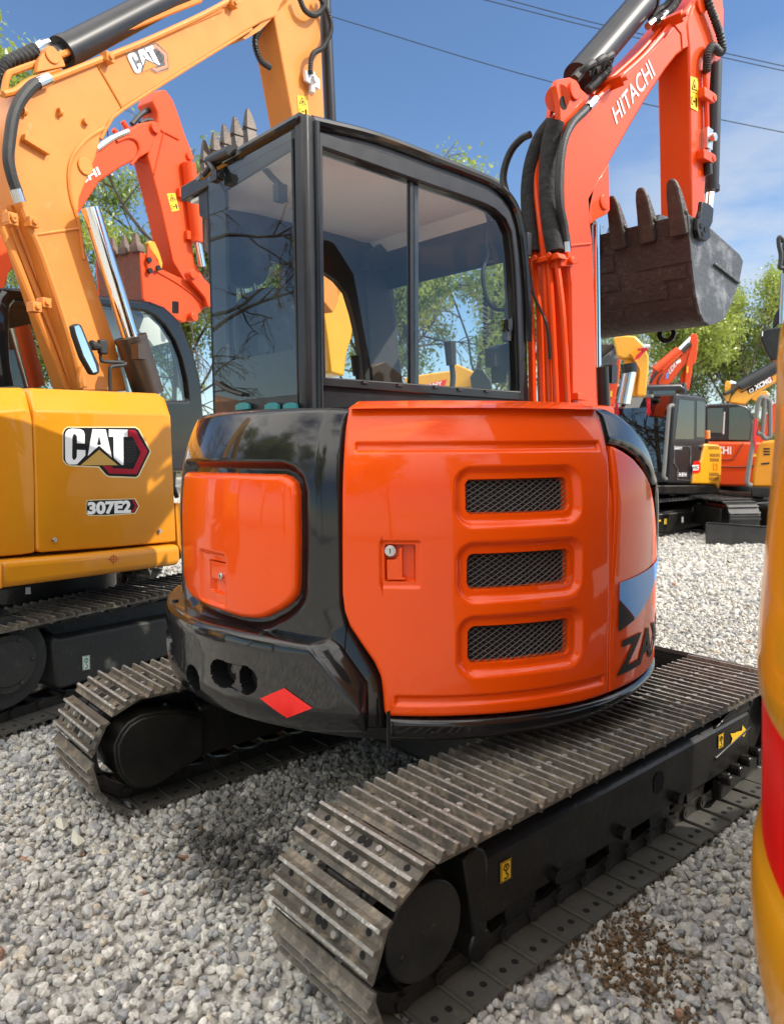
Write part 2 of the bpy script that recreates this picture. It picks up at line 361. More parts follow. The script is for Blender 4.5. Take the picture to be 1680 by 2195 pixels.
def shell(name, poly, rf, material, parent, hf=None, nx=160, nz=160, fillet=.012, depth=.05, dr=0.0, o=OC, smooth=40, chamfer=None):
    """curved body panel on a vertical cylinder: outline poly = [(theta, z)], column by column, radial relief hf(s, z, d)"""
    P = np.array(poly, float); th0, th1 = P[:, 0].min(), P[:, 0].max(); e = (th1-th0)*.0015
    ths = th0+e+(th1-th0-2*e)*(.5-.5*np.cos(np.pi*np.arange(nx)/(nx-1)))*.35+(th1-th0-2*e)*.65*np.arange(nx)/(nx-1)
    lo = np.zeros(nx); hi = np.zeros(nx); n = len(P)
    for i, t in enumerate(ths):
        zs = []
        for k in range(n):
            a, b = P[k], P[(k+1) % n]
            if (a[0]-t)*(b[0]-t) <= 0 and abs(a[0]-b[0]) > 1e-9: zs.append(a[1]+(b[1]-a[1])*(t-a[0])/(b[0]-a[0]))
        lo[i], hi[i] = min(zs), max(zs)
    w = np.arange(nz)/(nz-1); w = .65*w+.35*(.5-.5*np.cos(np.pi*w))
    Z = lo[:, None]+(hi-lo)[:, None]*w[None]; T = np.repeat(ths[:, None], nz, 1)
    rv = np.vectorize(rf)(Z)+dr; S = T*.955
    Ps = P.copy(); Ps[:, 0] *= .955
    d = polydist(Ps, S, Z); H = np.zeros_like(Z)
    if fillet: q = np.clip(fillet-d, 0, fillet); H -= fillet-np.sqrt(fillet**2-q**2)
    if chamfer is not None: H += chamfer(S, Z, d)
    if hf is not None: H = H+hf(S, Z, d)
    A = c3(T, Z, rv+H, o); mb = MB(); mb.grid(A)
    idx = lambda i, j: i*nz+j
    loop = [(i, 0) for i in range(nx)]+[(nx-1, j) for j in range(1, nz)]+[(i, nz-1) for i in range(nx-2, -1, -1)]+[(0, j) for j in range(nz-2, 0, -1)]
    inner = [c3(T[i, j], Z[i, j], rv[i, j]-depth, o) for i, j in loop]; b = len(mb.v); mb.v += [tuple(p) for p in inner]
    m = len(loop)
    for k in range(m):
        a, c = idx(*loop[k]), idx(*loop[(k+1) % m]); mb.f.append((a, c, b+(k+1) % m, b+k)); mb.mi.append(0)
    return mb.build(name, material, parent, smooth=smooth)
# ================================================================== tracks (used by both near excavators)
def shoe_mesh(Wd, pitch):
    """triple grouser shoe: x along the track, y across, z outwards; 0 = inner face"""
    L_ = pitch*.545; k_ = pitch/.1305
    A_, B_ = -.048*k_, .046*k_
    prof = [(-L_, .003), (A_-.0105, .010), (A_-.0052, .027), (A_+.0045, .028), (A_+.010, .010), (-.011, .009), (-.005, .028), (.005, .028), (.011, .009),
            (B_-.010, .009), (B_-.0046, .027), (B_+.0046, .026), (B_+.010, .010), (L_, -.003), (L_-.004, -.009), (L_-.02, 0), (-L_+.012, 0)]
    mb = MB(); vs = [(x, y, z) for y in (-Wd/2, Wd/2) for x, z in prof]; n = len(prof); fs = []; mi = []
    tips = {(2, 3), (6, 7), (10, 11)}
    for i in range(n):
        j = (i+1) % n; fs.append((i, j, n+j, n+i)); mi.append(1 if (i, j) in tips or (i, j) in ((1, 2), (5, 6), (9, 10), (7, 8), (3, 4)) and False else (2 if i >= 13 else 0))
    mb.add(vs, fs); mb.mi = mi
    mb.add([(x, y, z) for x, z in prof for y in (-Wd/2,)], [tuple(range(n))], 0); mb.add([(x, Wd/2, z) for x, z in prof], [tuple(range(n-1, -1, -1))], 0)
    for x in (-.026*k_, .025*k_):
        for y in (-.062, .062):   # bolt heads with washers, nuts inside
            mb.cyl((x, y, .008), (x, y, .012), .0145, n=10, mi=0); mb.cyl((x, y, .012), (x, y, .0225), .0105, .0095, n=6, mi=1)
            mb.cyl((x, y, -.002), (x, y, -.016), .011, n=6, mi=3)
        mb.cyl((x, -.012, .0085), (x, -.012, .0106), .012, n=12, mi=4); mb.cyl((x, .012, .0085), (x, .012, .0108), .012, n=12, mi=4)  # flat dark discs paint the shade inside slots and holes; the plate is solid
        for y in (-Wd*.385, Wd*.385):
            mb.cyl((x, y, .0085), (x, y, .0104), .0095, n=10, mi=4); mb.cyl((x, y, -.0005), (x, y, -.0015), .0105, n=10, mi=4)
    return mb
def link_mesh(pitch):
    mb = MB()
    for y in (-.07, .07):
        mb.prism([(-pitch*.56, y-.012, -.004), (pitch*.56, y-.012, -.004), (pitch*.62, y-.012, -.03), (pitch*.45, y-.012, -.058), (pitch*.12, y-.012, -.05), (-pitch*.12, y-.012, -.05), (-pitch*.45, y-.012, -.058), (-pitch*.62, y-.012, -.03)], (0, .024, 0))
    mb.cyl((-pitch/2, -.095, -.034), (-pitch/2, .095, -.034), .023, n=10); mb.cyl((-pitch/2, -.098, -.032), (-pitch/2, .098, -.032), .011, n=8)
    return mb
def loop_frames(x0, x1, zc, R, n, phase=0.0, lift=0.0):
    # arc length runs along the pins (radius R), the shoes sit lift farther out
    per = 2*(x1-x0)+2*math.pi*R; out = []; Q = R+lift
    for i in range(n):
        s = ((i+phase)/n*per) % per; l = x1-x0
        if s < l: p = (x0+s, zc+Q, 0.0)
        elif s < l+math.pi*R: a = (s-l)/R; p = (x1+Q*math.sin(a), zc+Q*math.cos(a), a)
        elif s < 2*l+math.pi*R: p = (x1-(s-l-math.pi*R), zc-Q, math.pi)
        else: a = (s-2*l-math.pi*R)/R; p = (x0-Q*math.sin(a), zc-Q*math.cos(a), math.pi+a)
        out.append(p)
    return out, per/n
def place_track(root, yc, x0, x1, zc, R, n, shoe, link, phase=0.0, hd=0.0, o=(0, 0)):
    """chain part with every shoe as a sub-part; coordinates local to root"""
    fr, pitch = loop_frames(x0, x1, zc, R, n, phase, .034); ch = MB(); C_, S_ = math.cos(hd), math.sin(hd)
    rot = lambda x, y: (o[0]+C_*x-S_*y, o[1]+S_*x+C_*y)
    for x, z, a in fr:
        c, s = math.cos(a), math.sin(a)
        ch.add([(*rot(x+c*px+s*pz, yc+py), z-s*px+c*pz) for px, py, pz in link.v], link.f)
    chain = ch.build('track', 'chain_steel', root, local=True, smooth=30)
    for k, (x, z, a) in enumerate(fr):
        copyobj(shoe, chain, (*rot(x, yc), z), (0, a, hd)).name = 'track_shoe'
    return chain

# ================================================================== main excavator
RX = thing('compact_excavator', 'orange and black excavator in the centre with glazed cab, raised boom and three mesh vents', 'excavator', (OC[0], OC[1], 0))
R0 = ORG[RX.name]
ox, oy = R0[0], R0[1]
# --- tracks
sm_ = shoe_mesh(.41, .1305).build('track_shoe', ['shoe_steel', 'shoe_worn', 'shoe_inner', 'chain_steel', 'dark_inside'], None, smooth=25, local=True)
lk = link_mesh(.1305)
TY = -.78; TZ = .232
trR = place_track(RX, TY-oy, -1.135-ox, .825-ox, TZ, .186, 39, sm_, lk, .30)
trL = place_track(RX, .80-oy, -1.19-ox, .77-ox, TZ, .186, 39, sm_, lk, .45)
bpy.data.objects.remove(sm_)
# --- right track frame with its final drive, rollers and stickers
f = MB(); f.prism([(-.90, -.90, .140), (-.90, -.90, .325), (-.90, -.885, .343), (-.90, -.80, .385), (-.90, -.66, .385), (-.90, -.66, .140)], (1.62, 0, 0))
f.prism([(-.93, -.898, .05), (-.895, -.898, .05), (-.88, -.898, .2), (-.90, -.898, .352), (-.935, -.898, .375), (-.985, -.898, .352), (-.955, -.898, .2)], (0, .23, 0))
f.cyl((-.915, -.9, .085), (-.915, -.68, .085), .045, n=14)
f.prism([(.42, -.903, .34), (.60, -.903, .40), (.70, -.903, .395), (.725, -.903, .34)], (0, .22, 0))
f.prism([(.42, -.907, .21), (.73, -.907, .26), (.73, -.907, .275), (.42, -.907, .225)], (0, .03, 0))
f.prism([(.45, -.915, .04), (.78, -.915, .09), (.78, -.915, .17), (.45, -.915, .12)], (0, .035, 0))
for i in range(4): f.cyl((.48+.085*i, -.945, .125+.013*i), (.48+.085*i, -.90, .125+.013*i), .022, n=10)
frR = f.build('track_frame', 'black_frame', RX, bevel=.012)
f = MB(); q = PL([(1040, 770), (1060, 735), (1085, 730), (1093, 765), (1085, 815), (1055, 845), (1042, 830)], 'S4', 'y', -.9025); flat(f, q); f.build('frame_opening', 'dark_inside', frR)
for x in (-.62, -.26, .10):
    f = MB(); f.cyl((x+.02, -.925, .165), (x+.02, -.89, .165), .022, n=8); f.build('roller_bolt', 'black_frame', frR)
for x in (-.70, -.44, -.17, .09, .36):
    f = MB(); f.cyl((x, -.86, .095), (x, -.70, .095), .07, n=20); f.build('track_roller', 'chain_steel', frR)
f = MB(); f.cyl((-1.135, -.91, .232), (-1.13, -.70, .232), .127, n=48)
for a in (.5, 3.6): f.cyl((-1.13+.085*math.cos(a), -.9115, .232+.085*math.sin(a)), (-1.13+.085*math.cos(a), -.9, .232+.085*math.sin(a)), .012, n=10)
f.cyl((-1.13, -.9115, .232), (-1.13, -.9, .232), .016, n=12)
f.build('final_drive_cover', 'black_frame', RX, bevel=.005)
def sprocket(y0, y1, cx, cz, r, teeth, parent, material='chain_steel'):
    f = MB(); P = []
    for k in range(teeth*4):
        a = 2*math.pi*k/(teeth*4); rr = r*(1.0 if k % 4 in (0, 1) else .86); P.append((cx+rr*math.cos(a), y0, cz+rr*math.sin(a)))
    f.prism(P, (0, y1-y0, 0)); return f.build('sprocket', material, parent, smooth=0)
sprocket(-.80, -.76, -1.125, TZ, .19, 15, RX); 
f = MB(); f.cyl((.825, -.83, TZ), (.825, -.73, TZ), .185, n=32); f.cyl((.825, -.85, TZ), (.825, -.71, TZ), .14, n=24); f.build('idler', 'chain_steel', RX)
f = MB(); f.cyl((.80, .75, TZ), (.80, .85, TZ), .185, n=32); f.build('idler', 'chain_steel', RX)
def hook_decal(quad_pts, parent, name, bgm, fgm, arrow=True):
    """lifting point sticker: border, hook ring with an arrow in it"""
    a, b, c, d = [np.asarray(p, float) for p in quad_pts]; nrm = unit(np.cross(b-a, d-a))
    if nrm@(CAM-a) < 0: nrm = -nrm
    g = lambda x, y, k=0: a*(1-x)*(1-y)+b*x*(1-y)+c*x*y+d*(1-x)*y+nrm*k
    f = MB(); flat(f, [g(0, 0), g(1, 0), g(1, 1), g(0, 1)], 0)
    for x0, y0, x1, y1 in ((.04,.03,.96,.06),(.04,.94,.96,.97),(.04,.06,.10,.94),(.90,.06,.96,.94)): flat(f, [g(x0,y0,.0012), g(x1,y0,.0012), g(x1,y1,.0012), g(x0,y1,.0012)], 1)
    n = 20; cx, cy = .5, .68; A = [2*math.pi*i/n for i in range(n)]
    for i in range(n):
        p, q = A[i], A[(i+1) % n]; f.add([g(cx+.27*math.cos(p), cy+.19*math.sin(p), .0012), g(cx+.27*math.cos(q), cy+.19*math.sin(q), .0012), g(cx+.17*math.cos(q), cy+.12*math.sin(q), .0012), g(cx+.17*math.cos(p), cy+.12*math.sin(p), .0012)], [(0, 1, 2, 3)], 1)
    flat(f, [g(.46,.60,.0014), g(.54,.60,.0014), g(.54,.72,.0014), g(.46,.72,.0014)], 1); flat(f, [g(.36,.70,.0014), g(.64,.70,.0014), g(.5,.80,.0014)], 1)
    flat(f, [g(.45,.36,.0012), g(.55,.36,.0012), g(.55,.5,.0012), g(.45,.5,.0012)], 1)
    K = [math.pi*.5+i*(-math.pi*1.35)/12 for i in range(13)]
    for p, q in zip(K[:-1], K[1:]): f.add([g(.48+.24*math.cos(p), .245+.15*math.sin(p), .0012), g(.48+.24*math.cos(q), .245+.15*math.sin(q), .0012), g(.48+.13*math.cos(q), .245+.075*math.sin(q), .0012), g(.48+.13*math.cos(p), .245+.075*math.sin(p), .0012)], [(0, 1, 2, 3)], 1)
    return f.build(name, [bgm, fgm], parent, smooth=0)
hook_decal(PL([(292, 1280), (345, 1250), (345, 1152), (292, 1180)], 'S4', 'y', -.9035), frR, 'lifting_sticker', 'decal_yellow', 'decal_black')
hook_decal(PL([(1356, 622), (1382, 609), (1384, 540), (1357, 553)], 'S4', 'y', -.9035), frR, 'lifting_sticker', 'decal_yellow', 'decal_black')
f = MB(); flat(f, PL([(1415, 545), (1436, 542), (1447, 536), (1472, 530), (1475, 503), (1497, 532), (1480, 562), (1476, 555), (1450, 565), (1440, 582), (1416, 600), (1426, 570)], 'S4', 'y', -.9035)); f.build('arrow_sticker', 'decal_gold', frR, smooth=0).data.materials[0] = M['decal_yellow']
# --- left track frame, inner side with its teardrop motor guard
tp = [(570, 480), (600, 420), (640, 370), (700, 335), (790, 315), (900, 310), (1020, 322), (1025, 530), (950, 580), (880, 620), (810, 670), (740, 700), (680, 700), (640, 682), (600, 640), (575, 570)]
P = PL(tp, 'S5', 'y', .60)
f = MB(); f.prism(P, (0, .28, 0)); c0 = np.mean(P, axis=0); f.prism([c0+(p-c0)*.93+np.array([0, -.012, 0]) for p in P], (0, .02, 0)); f.build('motor_guard', 'black_frame', RX, bevel=.006)
f = MB(); f.prism([(-.97, .62, .14), (-.97, .62, .35), (-.97, .70, .39), (-.97, .90, .39), (-.97, .90, .14)], (1.65, 0, 0)); f.build('track_frame', 'black_frame', RX, bevel=.012)
sprocket(.76, .80, -1.125, TZ, .19, 15, RX)
# --- car body, turntable, dozer blade
f = MB(); f.prism([(-.45, -.68, .22), (-.45, .66, .22), (-.40, .66, .40), (-.40, -.68, .40)], (.85, 0, 0)); f.cyl((ox, 0.0, .39), (ox, 0.0, .46), .42, n=40)
f.build('car_body', 'black_frame', RX, bevel=.02)
f = MB(); f.cyl((ox, oy, .455), (ox, oy, .53), .46, n=48); f.build('turntable', 'chain_steel', RX)
f = MB(); q = [(1.12, -.95, .03), (1.20, -.95, .06), (1.23, -.95, .2), (1.18, -.95, .37), (1.14, -.95, .40), (1.12, -.95, .38), (1.17, -.95, .2), (1.10, -.95, .04)]
f.prism(q, (0, 1.9, 0))
for y in (-.45, .45): f.box((.72, y, .2), (.85, .09, .1))
f.build('dozer_blade', 'black_frame', RX, bevel=.006)
# --- upper frame
rb = lambda z: .955-(.088*((z-1.08)/.48)**3 if z > 1.08 else 0)
f = MB(); f.cyl((ox, oy, .53), (ox, oy, .60), .90, n=64); f.build('upper_frame', 'black_frame', RX)
f = MB()
A = np.array([[c3(t, z, r) for r, z in ((.0, .6), (.875, .6), (.875, 1.40), (.80, 1.515), (0, 1.525))] for t in np.linspace(R_(80), R_(269), 60)]); f.grid(A)
A = np.array([[c3(t, z, r) for r, z in ((.0, .6), (.80, .6), (.80, .95), (.6, 1.28), (0, 1.30))] for t in np.linspace(R_(269), R_(330), 24)]); f.grid(A)
f.build('engine_bay', 'dark_inside', RX)
tz = lambda pts, z, rf, dr=0: [PC(x, y, z, rf) for x, y in pts]
# black rear surround
covP = tz([(180,500),(400,508),(750,518),(800,535),(835,570),(850,640),(853,900),(849,1200),(838,1255),(810,1295),(760,1335),(660,1385),(600,1395),(520,1388),(450,1368),(300,1312),(220,1265),(190,1220),(172,1120),(165,900),(168,600)], 'S1', rb)
covS = np.array(covP); covS[:, 0] *= .955
def inside(P, X, Y):
    r = np.zeros(X.shape, bool); n = len(P)
    for i in range(n):
        (x1, y1), (x2, y2) = P[i], P[(i+1) % n]
        r ^= ((y1 > Y) != (y2 > Y)) & (X < (x2-x1)*(Y-y1)/(y2-y1+1e-12)+x1)
    return r
def rec_sur(S, Z, d):
    dd = polydist(covS, S, Z); dd = np.where(inside(covS, S, Z), -dd, dd)
    return -.035*sm(.046, .012, dd)
right_edge = np.array(tz([(1175,118),(1140,250),(1127,400),(1125,900),(1130,1320),(1160,1430),(1260,1600),(1340,1730),(1375,1830),(1392,1980),(1395,2085)], 'S1', rb)); 
reS = right_edge.copy(); reS[:, 0] *= .955
def cham_sur(S, Z, d):
    dd = np.full(S.shape, 9.0)
    for a, b in zip(reS[:-1], reS[1:]):
        e = b-a; t = np.clip(((S-a[0])*e[0]+(Z-a[1])*e[1])/(e@e+1e-9), 0, 1); dd = np.minimum(dd, np.hypot(S-a[0]-t*e[0], Z-a[1]-t*e[1]))
    w = np.clip(.085-dd, 0, .085); return -.55*w*w/(.05+w)
surP = [(R_(128), 1.545), (R_(155), 1.552), (R_(176), 1.556), (R_(207), 1.556)]+[tuple(p) for p in right_edge]+[(R_(200), .575), (R_(128), .575)]
sur = shell('rear_surround', surP, rb, 'black_gloss', RX, hf=rec_sur, chamfer=cham_sur, nx=300, nz=300, fillet=.02, depth=.11)
# orange engine cover at the rear
def pk(z, cx, cy, hw, hh, rad, depth, soft, rf=rb):
    t, h = PC(cx, cy, z, rf); t2, _ = PC(cx+hw, cy, z, rf); t1, _ = PC(cx-hw, cy, z, rf); _, h2 = PC(cx, cy-hh, z, rf); _, h1 = PC(cx, cy+hh, z, rf)
    cs, cz, w, g = .955*(t1+t2)/2, (h1+h2)/2, .955*(t2-t1)/2, (h2-h1)/2
    return (cs, cz, w, g), (lambda S, Z, d=None: -depth*sm(0, -soft, rsdf(S, Z, cs, cz, w, g, rad)))
b1, h1 = pk('S1', 350, 1145, 80, 165, .02, .010, .014); b2, h2 = pk('S1', 370, 1140, 50, 97, .006, .014, .004)
cov = shell('engine_cover', covP, rb, 'orange', RX, hf=lambda S, Z, d: h1(S, Z)+h2(S, Z)-.006*sm(-.004, .004, .868-Z+0*S)*0, nx=150, nz=150, fillet=.022, depth=.05, dr=.002)
def boxcyl(mb, b, dr0, dr1, rad=.004, mi=0, rf=rb, n=5):
    """small raised plate on the cylinder: b = (s, z, half width, half height)"""
    s, z, w, h = b; P = []
    for sx, sz, a0 in ((1, 1, 0), (-1, 1, .5), (-1, -1, 1), (1, -1, 1.5)):
        for k in range(n):
            a = math.pi*(a0+.5*k/(n-1)); P.append((s+sx*(w-rad)+rad*math.cos(a), z+sz*(h-rad)+rad*math.sin(a)))
    q = [c3(p[0]/.955, p[1], rf(p[1])+dr0) for p in P]; c = unit(np.array([math.cos(s/.955), math.sin(s/.955), 0]))
    mb.prism(q, c*(dr1-dr0), mi)
f = MB(); b, _ = pk('S1', 372, 1105, 47, 52, .004, 0, .01); boxcyl(f, b, -.022, -.008); lat = f.build('latch', 'orange', cov, bevel=.002)
def lock(cx, cy, z, r, dr, parent, rf=rb):
    t, h = PC(cx, cy, z, rf); c = c3(t, h, rf(h)+dr); n = np.array([math.cos(t), math.sin(t), 0]); f = MB()
    f.cyl(c-n*.01, c+n*.006, r, n=20, mi=0); f.cyl(c+n*.006, c+n*.008, r*.72, n=20, mi=0); f.box(c+n*.0085, (.0028, .001, r*.9), ax=[np.cross(n, (0, 0, 1)), n, (0, 0, 1)], mi=1)
    return f.build('lock', ['steel', 'dark_inside'], parent, bevel=.0008)
lock(393, 1132, 'S1', .0115, -.006, cov)
# side door with three vents
doorP = tz([(118,92),(400,85),(700,80),(1000,79),(1290,80),(1320,140),(1345,230),(1358,300),(1365,600),(1368,1000),(1364,1250),(1362,1463),(1250,1500),(1100,1530),(900,1556),(700,1570),(480,1576),(300,1572),(288,1550),(281,1450),(272,1385),(240,1315),(182,1230),(122,1140),(97,1070),(86,980),(85,600),(90,350),(102,180)], 'S2', rb)
reliefs = []; vents = []
for cx, cy, hw, hh in ((936, 515, 252, 84), (943, 872, 250, 86), (945, 1221, 249, 88)):
    t = [PC(cx-hw, cy+7, 'S2', rb), PC(cx+hw, cy-10, 'S2', rb)]; cs = .955*(t[0][0]+t[1][0])/2; _, za = PC(cx, cy-hh, 'S2', rb); _, zb = PC(cx, cy+hh, 'S2', rb)
    w = .955*(t[1][0]-t[0][0])/2; h = (za-zb)/2; cz = (za+zb)/2; vents.append((cs, cz, w, h))
    reliefs.append(lambda S, Z, cs=cs, cz=cz, w=w, h=h: -.021*sm(.0, -.026, rsdf(S, Z, cs, cz, w+.042, h+.042, .06)))
    reliefs.append(lambda S, Z, cs=cs, cz=cz, w=w, h=h: -.03*sm(.0, -.004, rsdf(S, Z, cs, cz, w, h, .022)))
for za, ta, tb in ((1.432, 215.3, 266.6), (.676, 222.8, 266.8)):
    s0, s1 = R_(ta)*.955, R_(tb)*.955
    reliefs.append(lambda S, Z, za=za, s0=s0, s1=s1: -.011*sm(.0, -.014, rsdf(S, Z, (s0+s1)/2, za, (s1-s0)/2, .019, .012)))
b1, h1 = pk('S2', 367, 842, 104, 118, .012, .008, .010); b2, h2 = pk('S2', 365, 837, 75, 88, .006, .026, .004); reliefs += [lambda S, Z: h1(S, Z), lambda S, Z: h2(S, Z)]
door = shell('side_door', doorP, rb, 'orange', RX, hf=lambda S, Z, d: sum(r(S, Z) for r in reliefs), nx=330, nz=330, fillet=.014, depth=.045, dr=.004)
for cs, cz, w, h in vents:
    f = MB(); dz = -.044
    A = np.array([[c3(s/.955, z, rb(z)+dz) for z in (cz-h-.004, cz+h+.004)] for s in np.linspace(cs-w-.004, cs+w+.004, 16)]); f.grid(A)
    g = f.build('vent_panel', 'dark_inside', door)
    f = MB(); px, pz = 2*w/13.2, 2*h/6.6
    for sg in (1, -1):
        for k in range(-8, 22):
            pts = []
            for t in np.linspace(0, 1, 40):
                z = cz-h+2*h*t; s = cs-w+(k+ sg*(t*6.6))*px
                if rsdf(np.array(s), np.array(z), cs, cz, w, h, .022) < -.001: pts.append(c3(s/.955, z, rb(z)-.026))
            if len(pts) > 2: f.tube(pts[::3]+[pts[-1]], .0012, n=4, k=1)
    f.build('vent_grille', 'wire', g, smooth=0)
f = MB(); hp = [(300,822),(342,820),(358,800),(362,768),(376,760),(378,905),(396,912),(392,918),(302,918)]
f.prism([c3(t, z, rb(z)-.026) for t, z in tz(hp, 'S2', rb)], c3(R_(222), 0, .024)-np.array([ox, oy, 0])); f.build('door_handle', 'orange', door, bevel=.003)
lock(318, 777, 'S2', .0165, -.004, door)
# front side panel, its stickers, and the black cover above it
fp = tz([(1372,272),(1395,276),(1425,292),(1480,330),(1530,392),(1560,452),(1578,540)], 'S2', rb)
te = R_(299); frontP = [(p[0], p[1]) for p in fp]+[(R_(294.5), 1.10), (R_(300), .98), (R_(312), .86), (R_(325), .80), (R_(325), .617), (R_(268.55), .620), (R_(268.3), .95)]
h1g = lambda S, Z, d: -.007*sm(0, -.008, rsdf(S, Z, R_(292.0)*.955, .97, .012, .135, .012))
fpan = shell('front_panel', frontP, rb, 'orange', RX, hf=h1g, nx=140, nz=140, fillet=.014, depth=.045, dr=.003)
def cyl_poly(name, P, rf, dr, material, parent):
    f = MB(); Q = []
    n = len(P)
    t0, t1 = min(p[0] for p in P), max(p[0] for p in P)
    for i in range(n):
        a, b = P[i], P[(i+1) % n]; k = max(1, int(abs(b[0]-a[0])/R_(1.2)))
        Q += [(a[0]+(b[0]-a[0])*j/k, a[1]+(b[1]-a[1])*j/k) for j in range(k)]
    bm = bmesh.new(); vs = [bm.verts.new((t, z, 0)) for t, z in Q]; bm.faces.new(vs); bmesh.ops.triangulate(bm, faces=bm.faces[:])
    for c in np.arange(math.floor(t0/R_(1.2)), math.ceil(t1/R_(1.2)))*R_(1.2): bmesh.ops.bisect_plane(bm, geom=bm.verts[:]+bm.edges[:]+bm.faces[:], plane_co=(c, 0, 0), plane_no=(1, 0, 0))
    bm.verts.index_update(); f.add([c3(v.co.x, v.co.y, rf(v.co.y)+dr) for v in bm.verts], [tuple(v.index for v in fc.verts) for fc in bm.faces]); bm.free()
    return f.build(name, material, parent)
cyl_poly('stripe_sticker', [(R_(270.7), .985), (R_(270.7), .93), (R_(277.8), .845), (R_(286), .90), (R_(300), .99), (R_(300), 1.015)], rb, .0065, 'decal_blue', fpan)
cyl_poly('stripe_sticker', [(R_(270.7), .926), (R_(270.7), .822), (R_(277.3), .843)], rb, .0066, 'decal_black', fpan)
f = MB(); Vt, Ft = text2d('ZAXIS', bold=.03, shear=.12)
bm = bmesh.new(); vv = [bm.verts.new((x, y, 0)) for x, y in Vt]
for q in Ft:
    try: bm.faces.new([vv[i] for i in q])
    except ValueError: pass
for c in np.arange(0.02, 1, .02): bmesh.ops.bisect_plane(bm, geom=bm.verts[:]+bm.edges[:]+bm.faces[:], plane_co=(c, 0, 0), plane_no=(1, 0, 0))
bm.verts.index_update(); f.add([c3(R_(270.3)+v.co.x*R_(38), .671+.118*v.co.y, .955+.0068) for v in bm.verts], [tuple(v.index for v in fc.verts) for fc in bm.faces]); bm.free()
f.build('lettering', 'decal_black', fpan, smooth=0)
cvt = tz([(1284,80),(1322,86),(1360,94),(1410,118),(1460,158),(1505,210),(1545,275),(1572,360)], 'S2', rb); cvb = tz([(1590,470),(1575,430),(1550,372),(1515,325),(1465,290),(1420,272),(1355,262)], 'S2', rb)
ext = [(R_(296), 1.33), (R_(305), 1.18), (R_(320), 1.02), (R_(335), .95), (R_(335), .86), (R_(312), .90), (R_(302), .97), (R_(296.5), 1.10)]
coverP = cvt+ext+[(p[0], p[1]-.004) for p in cvb]+[(R_(268.4), 1.46), (R_(269.0), 1.52)]
shell('hood_corner', coverP, rb, 'black_gloss', RX, nx=120, nz=60, fillet=.03, depth=.30, dr=.006)
f = MB()
A = np.array([[c3(t, z, r) for r, z in ((.905, 1.548), (.80, 1.575), (.0, 1.578))] for t in np.linspace(R_(214), R_(269), 30)]); f.grid(A); f.build('hood_top', 'orange', RX)
# skirt strip
shell('skirt', [(R_(221.3), .622), (R_(245), .614), (R_(268), .612), (R_(300), .612), (R_(330), .612), (R_(330), .585), (R_(300), .575), (R_(285), .578), (R_(262), .563), (R_(240), .556), (R_(221.6), .556)], lambda z: .962, 'black_gloss', RX, nx=120, nz=30, fillet=.02, depth=.2)
f = MB(); p = on(833, 1608, 'V', (0, -.56, 0), (0, 1, 0)); f.box(p+np.array([0, 0, .06]), (.012, .004, .12)); f.build('rubber_strap', 'black_paint', RX)
# --- counterweight with round openings
rc = lambda z: 1.02-.035*max(0, (.66-z)/.1)**2-.02*max(0, (z-.8)/.07)**2
cwP = tz([(45,1275),(200,1395),(400,1452),(620,1500),(850,1545),(900,1550),(1010,1512),(1075,1590),(1165,1710),(1250,1825),(1258,1960),(1262,2098)], 'S1', lambda z: 1.02)
cwP = [(R_(140), .853), (R_(156), .853)]+[(t, min(z, .862)) for t, z in cwP[1:]]+[(R_(207.6), .565), (R_(190), .565), (R_(172), .57), (R_(155), .58), (R_(140), .585)]
wf = lambda z: 1.02
holes = []
for cx, cy, rx, ry, dp in ((82, 1545, 30, 78, .09), (228, 1756, 38, 82, .09), (400, 1722, 64, 82, .09), (545, 1762, 52, 86, .09)):
    t, h = PC(cx, cy, 'S1', wf); ta, _ = PC(cx-rx, cy, 'S1', wf); tb, _ = PC(cx+rx, cy, 'S1', wf); _, za = PC(cx, cy-ry, 'S1', wf); _, zb = PC(cx, cy+ry, 'S1', wf)
    holes.append(((ta+tb)/2*.955, (za+zb)/2, (tb-ta)/2*.955, (za-zb)/2))
def cw_h(S, Z, d):
    H = np.zeros_like(S)
    for s, z, w, g in holes:
        e = np.hypot((S-s)/w, (Z-z)/g); H -= .075*sm(1.02, .93, e)+.006*sm(1.15, 1.0, e)*0
    (s1, z1, w1, g1), (s2, z2, w2, g2) = holes[2], holes[3]
    H = np.minimum(H, -.013*sm(.0, -.006, rsdf(S, Z, (s1+s2)/2, (z1+z2)/2, (s2-s1)/2+w1*.9, g1*.95, g1*.9)))
    return H
def cw_ch(S, Z, d):
    x = S/.955; e = (x-R_(207.2))*.955-(.853-Z)*.86
    return -.05*sm(0, .075, e)
cw = shell('counterweight', cwP, rc, 'black_gloss', RX, hf=cw_h, chamfer=cw_ch, nx=280, nz=170, fillet=.018, depth=.14)
for s, z, w, g in holes:
    f = MB(); A = np.array([[c3((s+w*q*math.cos(a))/.955, z+g*q*math.sin(a), 1.02-.062) for q in (0.01, .98)] for a in np.linspace(0, 2*math.pi, 25)]); f.grid(A)
    f.build('hole_back', 'dark_inside', cw, smooth=0)
f = MB(); s, z, w, g = holes[2]; f.cyl(c3((s+w*.5)/.955, z+.01, .99), c3((s+w*.5)/.955, z+.01, .95), .013, n=8); f.build('hole_bolt', 'tooth_steel', cw)
cyl_poly('reflector_sticker', tz([(638,1870),(783,1807),(952,1928),(790,1993)], 'S1', wf), lambda z: 1.021-.035*max(0, (.66-z)/.1)**2, .0018, 'tape_red', cw)
for cx, cy in ((640, 1462), (112, 1250)):
    f = MB(); t, h = PC(cx, cy, 'S1', lambda z: .99); p = c3(t, .853, .985); f.cyl(p-np.array([0, 0, .004]), p+np.array([0, 0, .006]), .012, n=12)
    f.build('counterweight_bolt', 'black_paint', cw)
